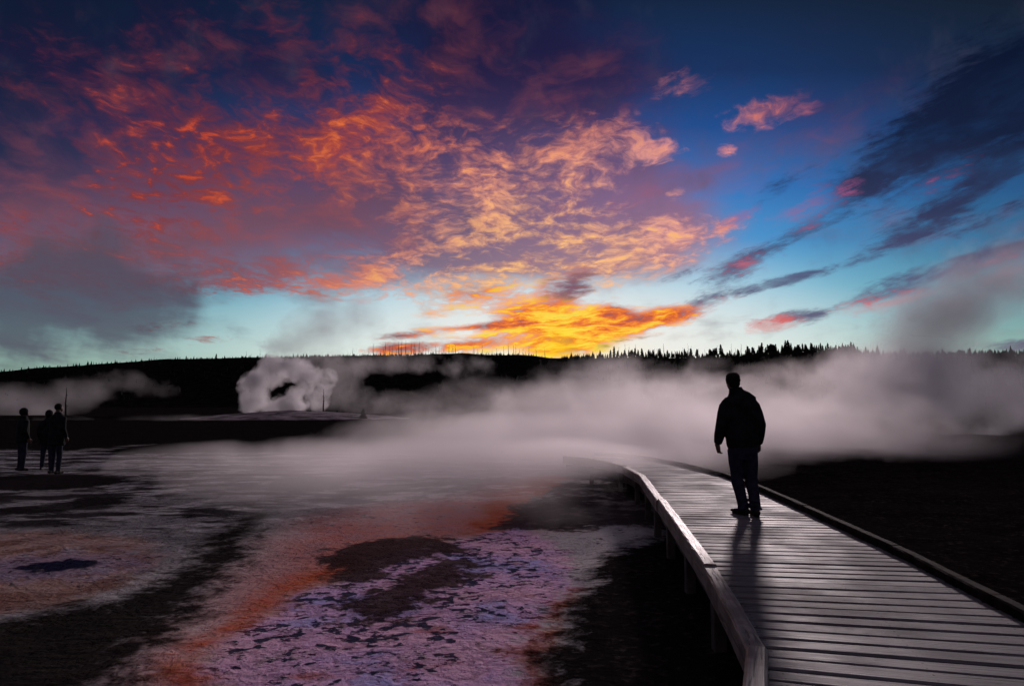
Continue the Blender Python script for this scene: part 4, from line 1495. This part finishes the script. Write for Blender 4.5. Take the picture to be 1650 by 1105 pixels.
# low steam drifting over the flats and behind the walker
steam('steam', [
    blob(520, 738, 20, 360, 36, 6, 0.8), blob(800, 722, 20, 360, 66, 6, 1.15), blob(1000, 712, 21, 320, 76, 5, 1.1), blob(1150, 700, 25, 340, 85, 6, 0.9), blob(1340, 688, 28, 280, 74, 7, 0.65),
    blob(880, 668, 28, 320, 76, 7, 0.7), blob(1010, 645, 33, 260, 84, 8, 0.42), blob(1200, 640, 34, 280, 70, 8, 0.42), blob(1390, 615, 36, 170, 74, 8, 0.45),
    blob(640, 764, 15.0, 400, 62, 4.4, 0.9), blob(680, 798, 11.8, 380, 66, 3.4, 0.58), blob(960, 730, 17.0, 200, 38, 3.0, 1.1), blob(820, 735, 17.5, 260, 48, 3.0, 0.9), blob(1090, 745, 14.6, 210, 38, 2.4, 0.5), blob(850, 738, 15.0, 220, 40, 2.0, 1.2), blob(930, 738, 14.3, 160, 40, 2.0, 1.9), blob(1020, 745, 13.4, 90, 28, 1.4, 0.4), blob(1420, 705, 24, 330, 40, 5, 0.42)],
    'broad bank of pale low steam drifting behind the walker', 0.29, 0.34, 2.1, 0.85, col=(0.96, 0.91, 0.93), rate=0.16, th=0.15, detail=6.0, flat_=1.25, warp_=0.6)

# taller column on the right
steam('steam', [
    blob(1440, 610, 40, 130, 90, 6, 0.9), blob(1500, 530, 42, 100, 84, 5, 1.0), blob(1550, 480, 43, 110, 74, 5, 0.85), blob(1630, 430, 44, 120, 74, 5, 0.6), blob(1540, 630, 40, 170, 90, 6, 0.7)],
    'grey steam column rising at the right over the dark plain', 0.48, 0.30, 1.7, 1.0, col=(0.90, 0.90, 0.95), aniso=0.12, rate=0.16, th=0.12, detail=5.0, warp_=0.3)

# geyser
g = 128.0
rg = random.Random(21)
puffs = []
for px, py, w_ in ((400, 656, 1), (397, 642, 1), (402, 627, 1), (409, 612, 1), (420, 599, 1), (436, 590, 1), (454, 586, 1), (472, 588, .95), (490, 592, .9), (507, 600, .8), (428, 613, 1), (416, 642, 1), (430, 656, 1.1), (448, 659, 1.1),
                   (468, 657, 1.1), (486, 652, 1), (474, 638, .95), (490, 628, .9), (500, 612, .8), (484, 606, .9), (467, 602, .9), (446, 603, .9), (514, 626, .65), (510, 645, .7), (526, 612, .5), (455, 648, .7)):
    r_ = rg.uniform(15, 23)
    puffs.append(blob(px + rg.uniform(-3, 3), py + rg.uniform(-3, 3), g + rg.uniform(-1.5, 1.5), r_ * 1.1, r_, 2.4, w_))
steam('steam', puffs, 'bright billowing geyser steam in front of the dark hill', 0.72, 0.40, 2.0, 1.3, col=(0.97, 0.95, 0.985), rate=0.1, th=0.12, detail=8.0, warp_=0.5, vox=0.35)
steam('steam', [
    blob(540, 590, 132, 70, 30, 5, 0.9), blob(620, 588, 132, 90, 26, 5, 0.7), blob(720, 590, 132, 110, 24, 5, 0.4), blob(550, 630, 132, 60, 44, 5, 0.8), blob(600, 650, 132, 80, 30, 5, 0.4)],
    'thin grey steam trailing right from the geyser along the hill', 0.085, 0.22, 1.9, 1.0, rate=0.15, th=0.12, detail=5.0)
steam('steam', [
    blob(500, 545, 140, 70, 56, 6, 0.9), blob(540, 505, 142, 70, 56, 6, 0.8), blob(590, 510, 142, 46, 66, 6, 0.6), blob(460, 560, 140, 50, 28, 5, 0.7)],
    'faint steam wisps rising into the sky above the geyser', 0.12, 0.20, 1.7, 1.1, aniso=0.05, rate=0.2, th=0.12, detail=4.0)
# left edge
steam('steam', [
    blob(20, 648, 110, 100, 38, 6, 1.0), blob(110, 640, 115, 70, 36, 5, 0.8), blob(70, 668, 110, 60, 20, 4, 0.9), blob(190, 620, 120, 130, 30, 6, 0.45), blob(260, 688, 75, 330, 24, 8, 0.45)],
    'lilac grey steam drifting low at the left edge of the hill', 0.075, 0.20, 1.5, 1.0, rate=0.16, th=0.12, detail=5.0)
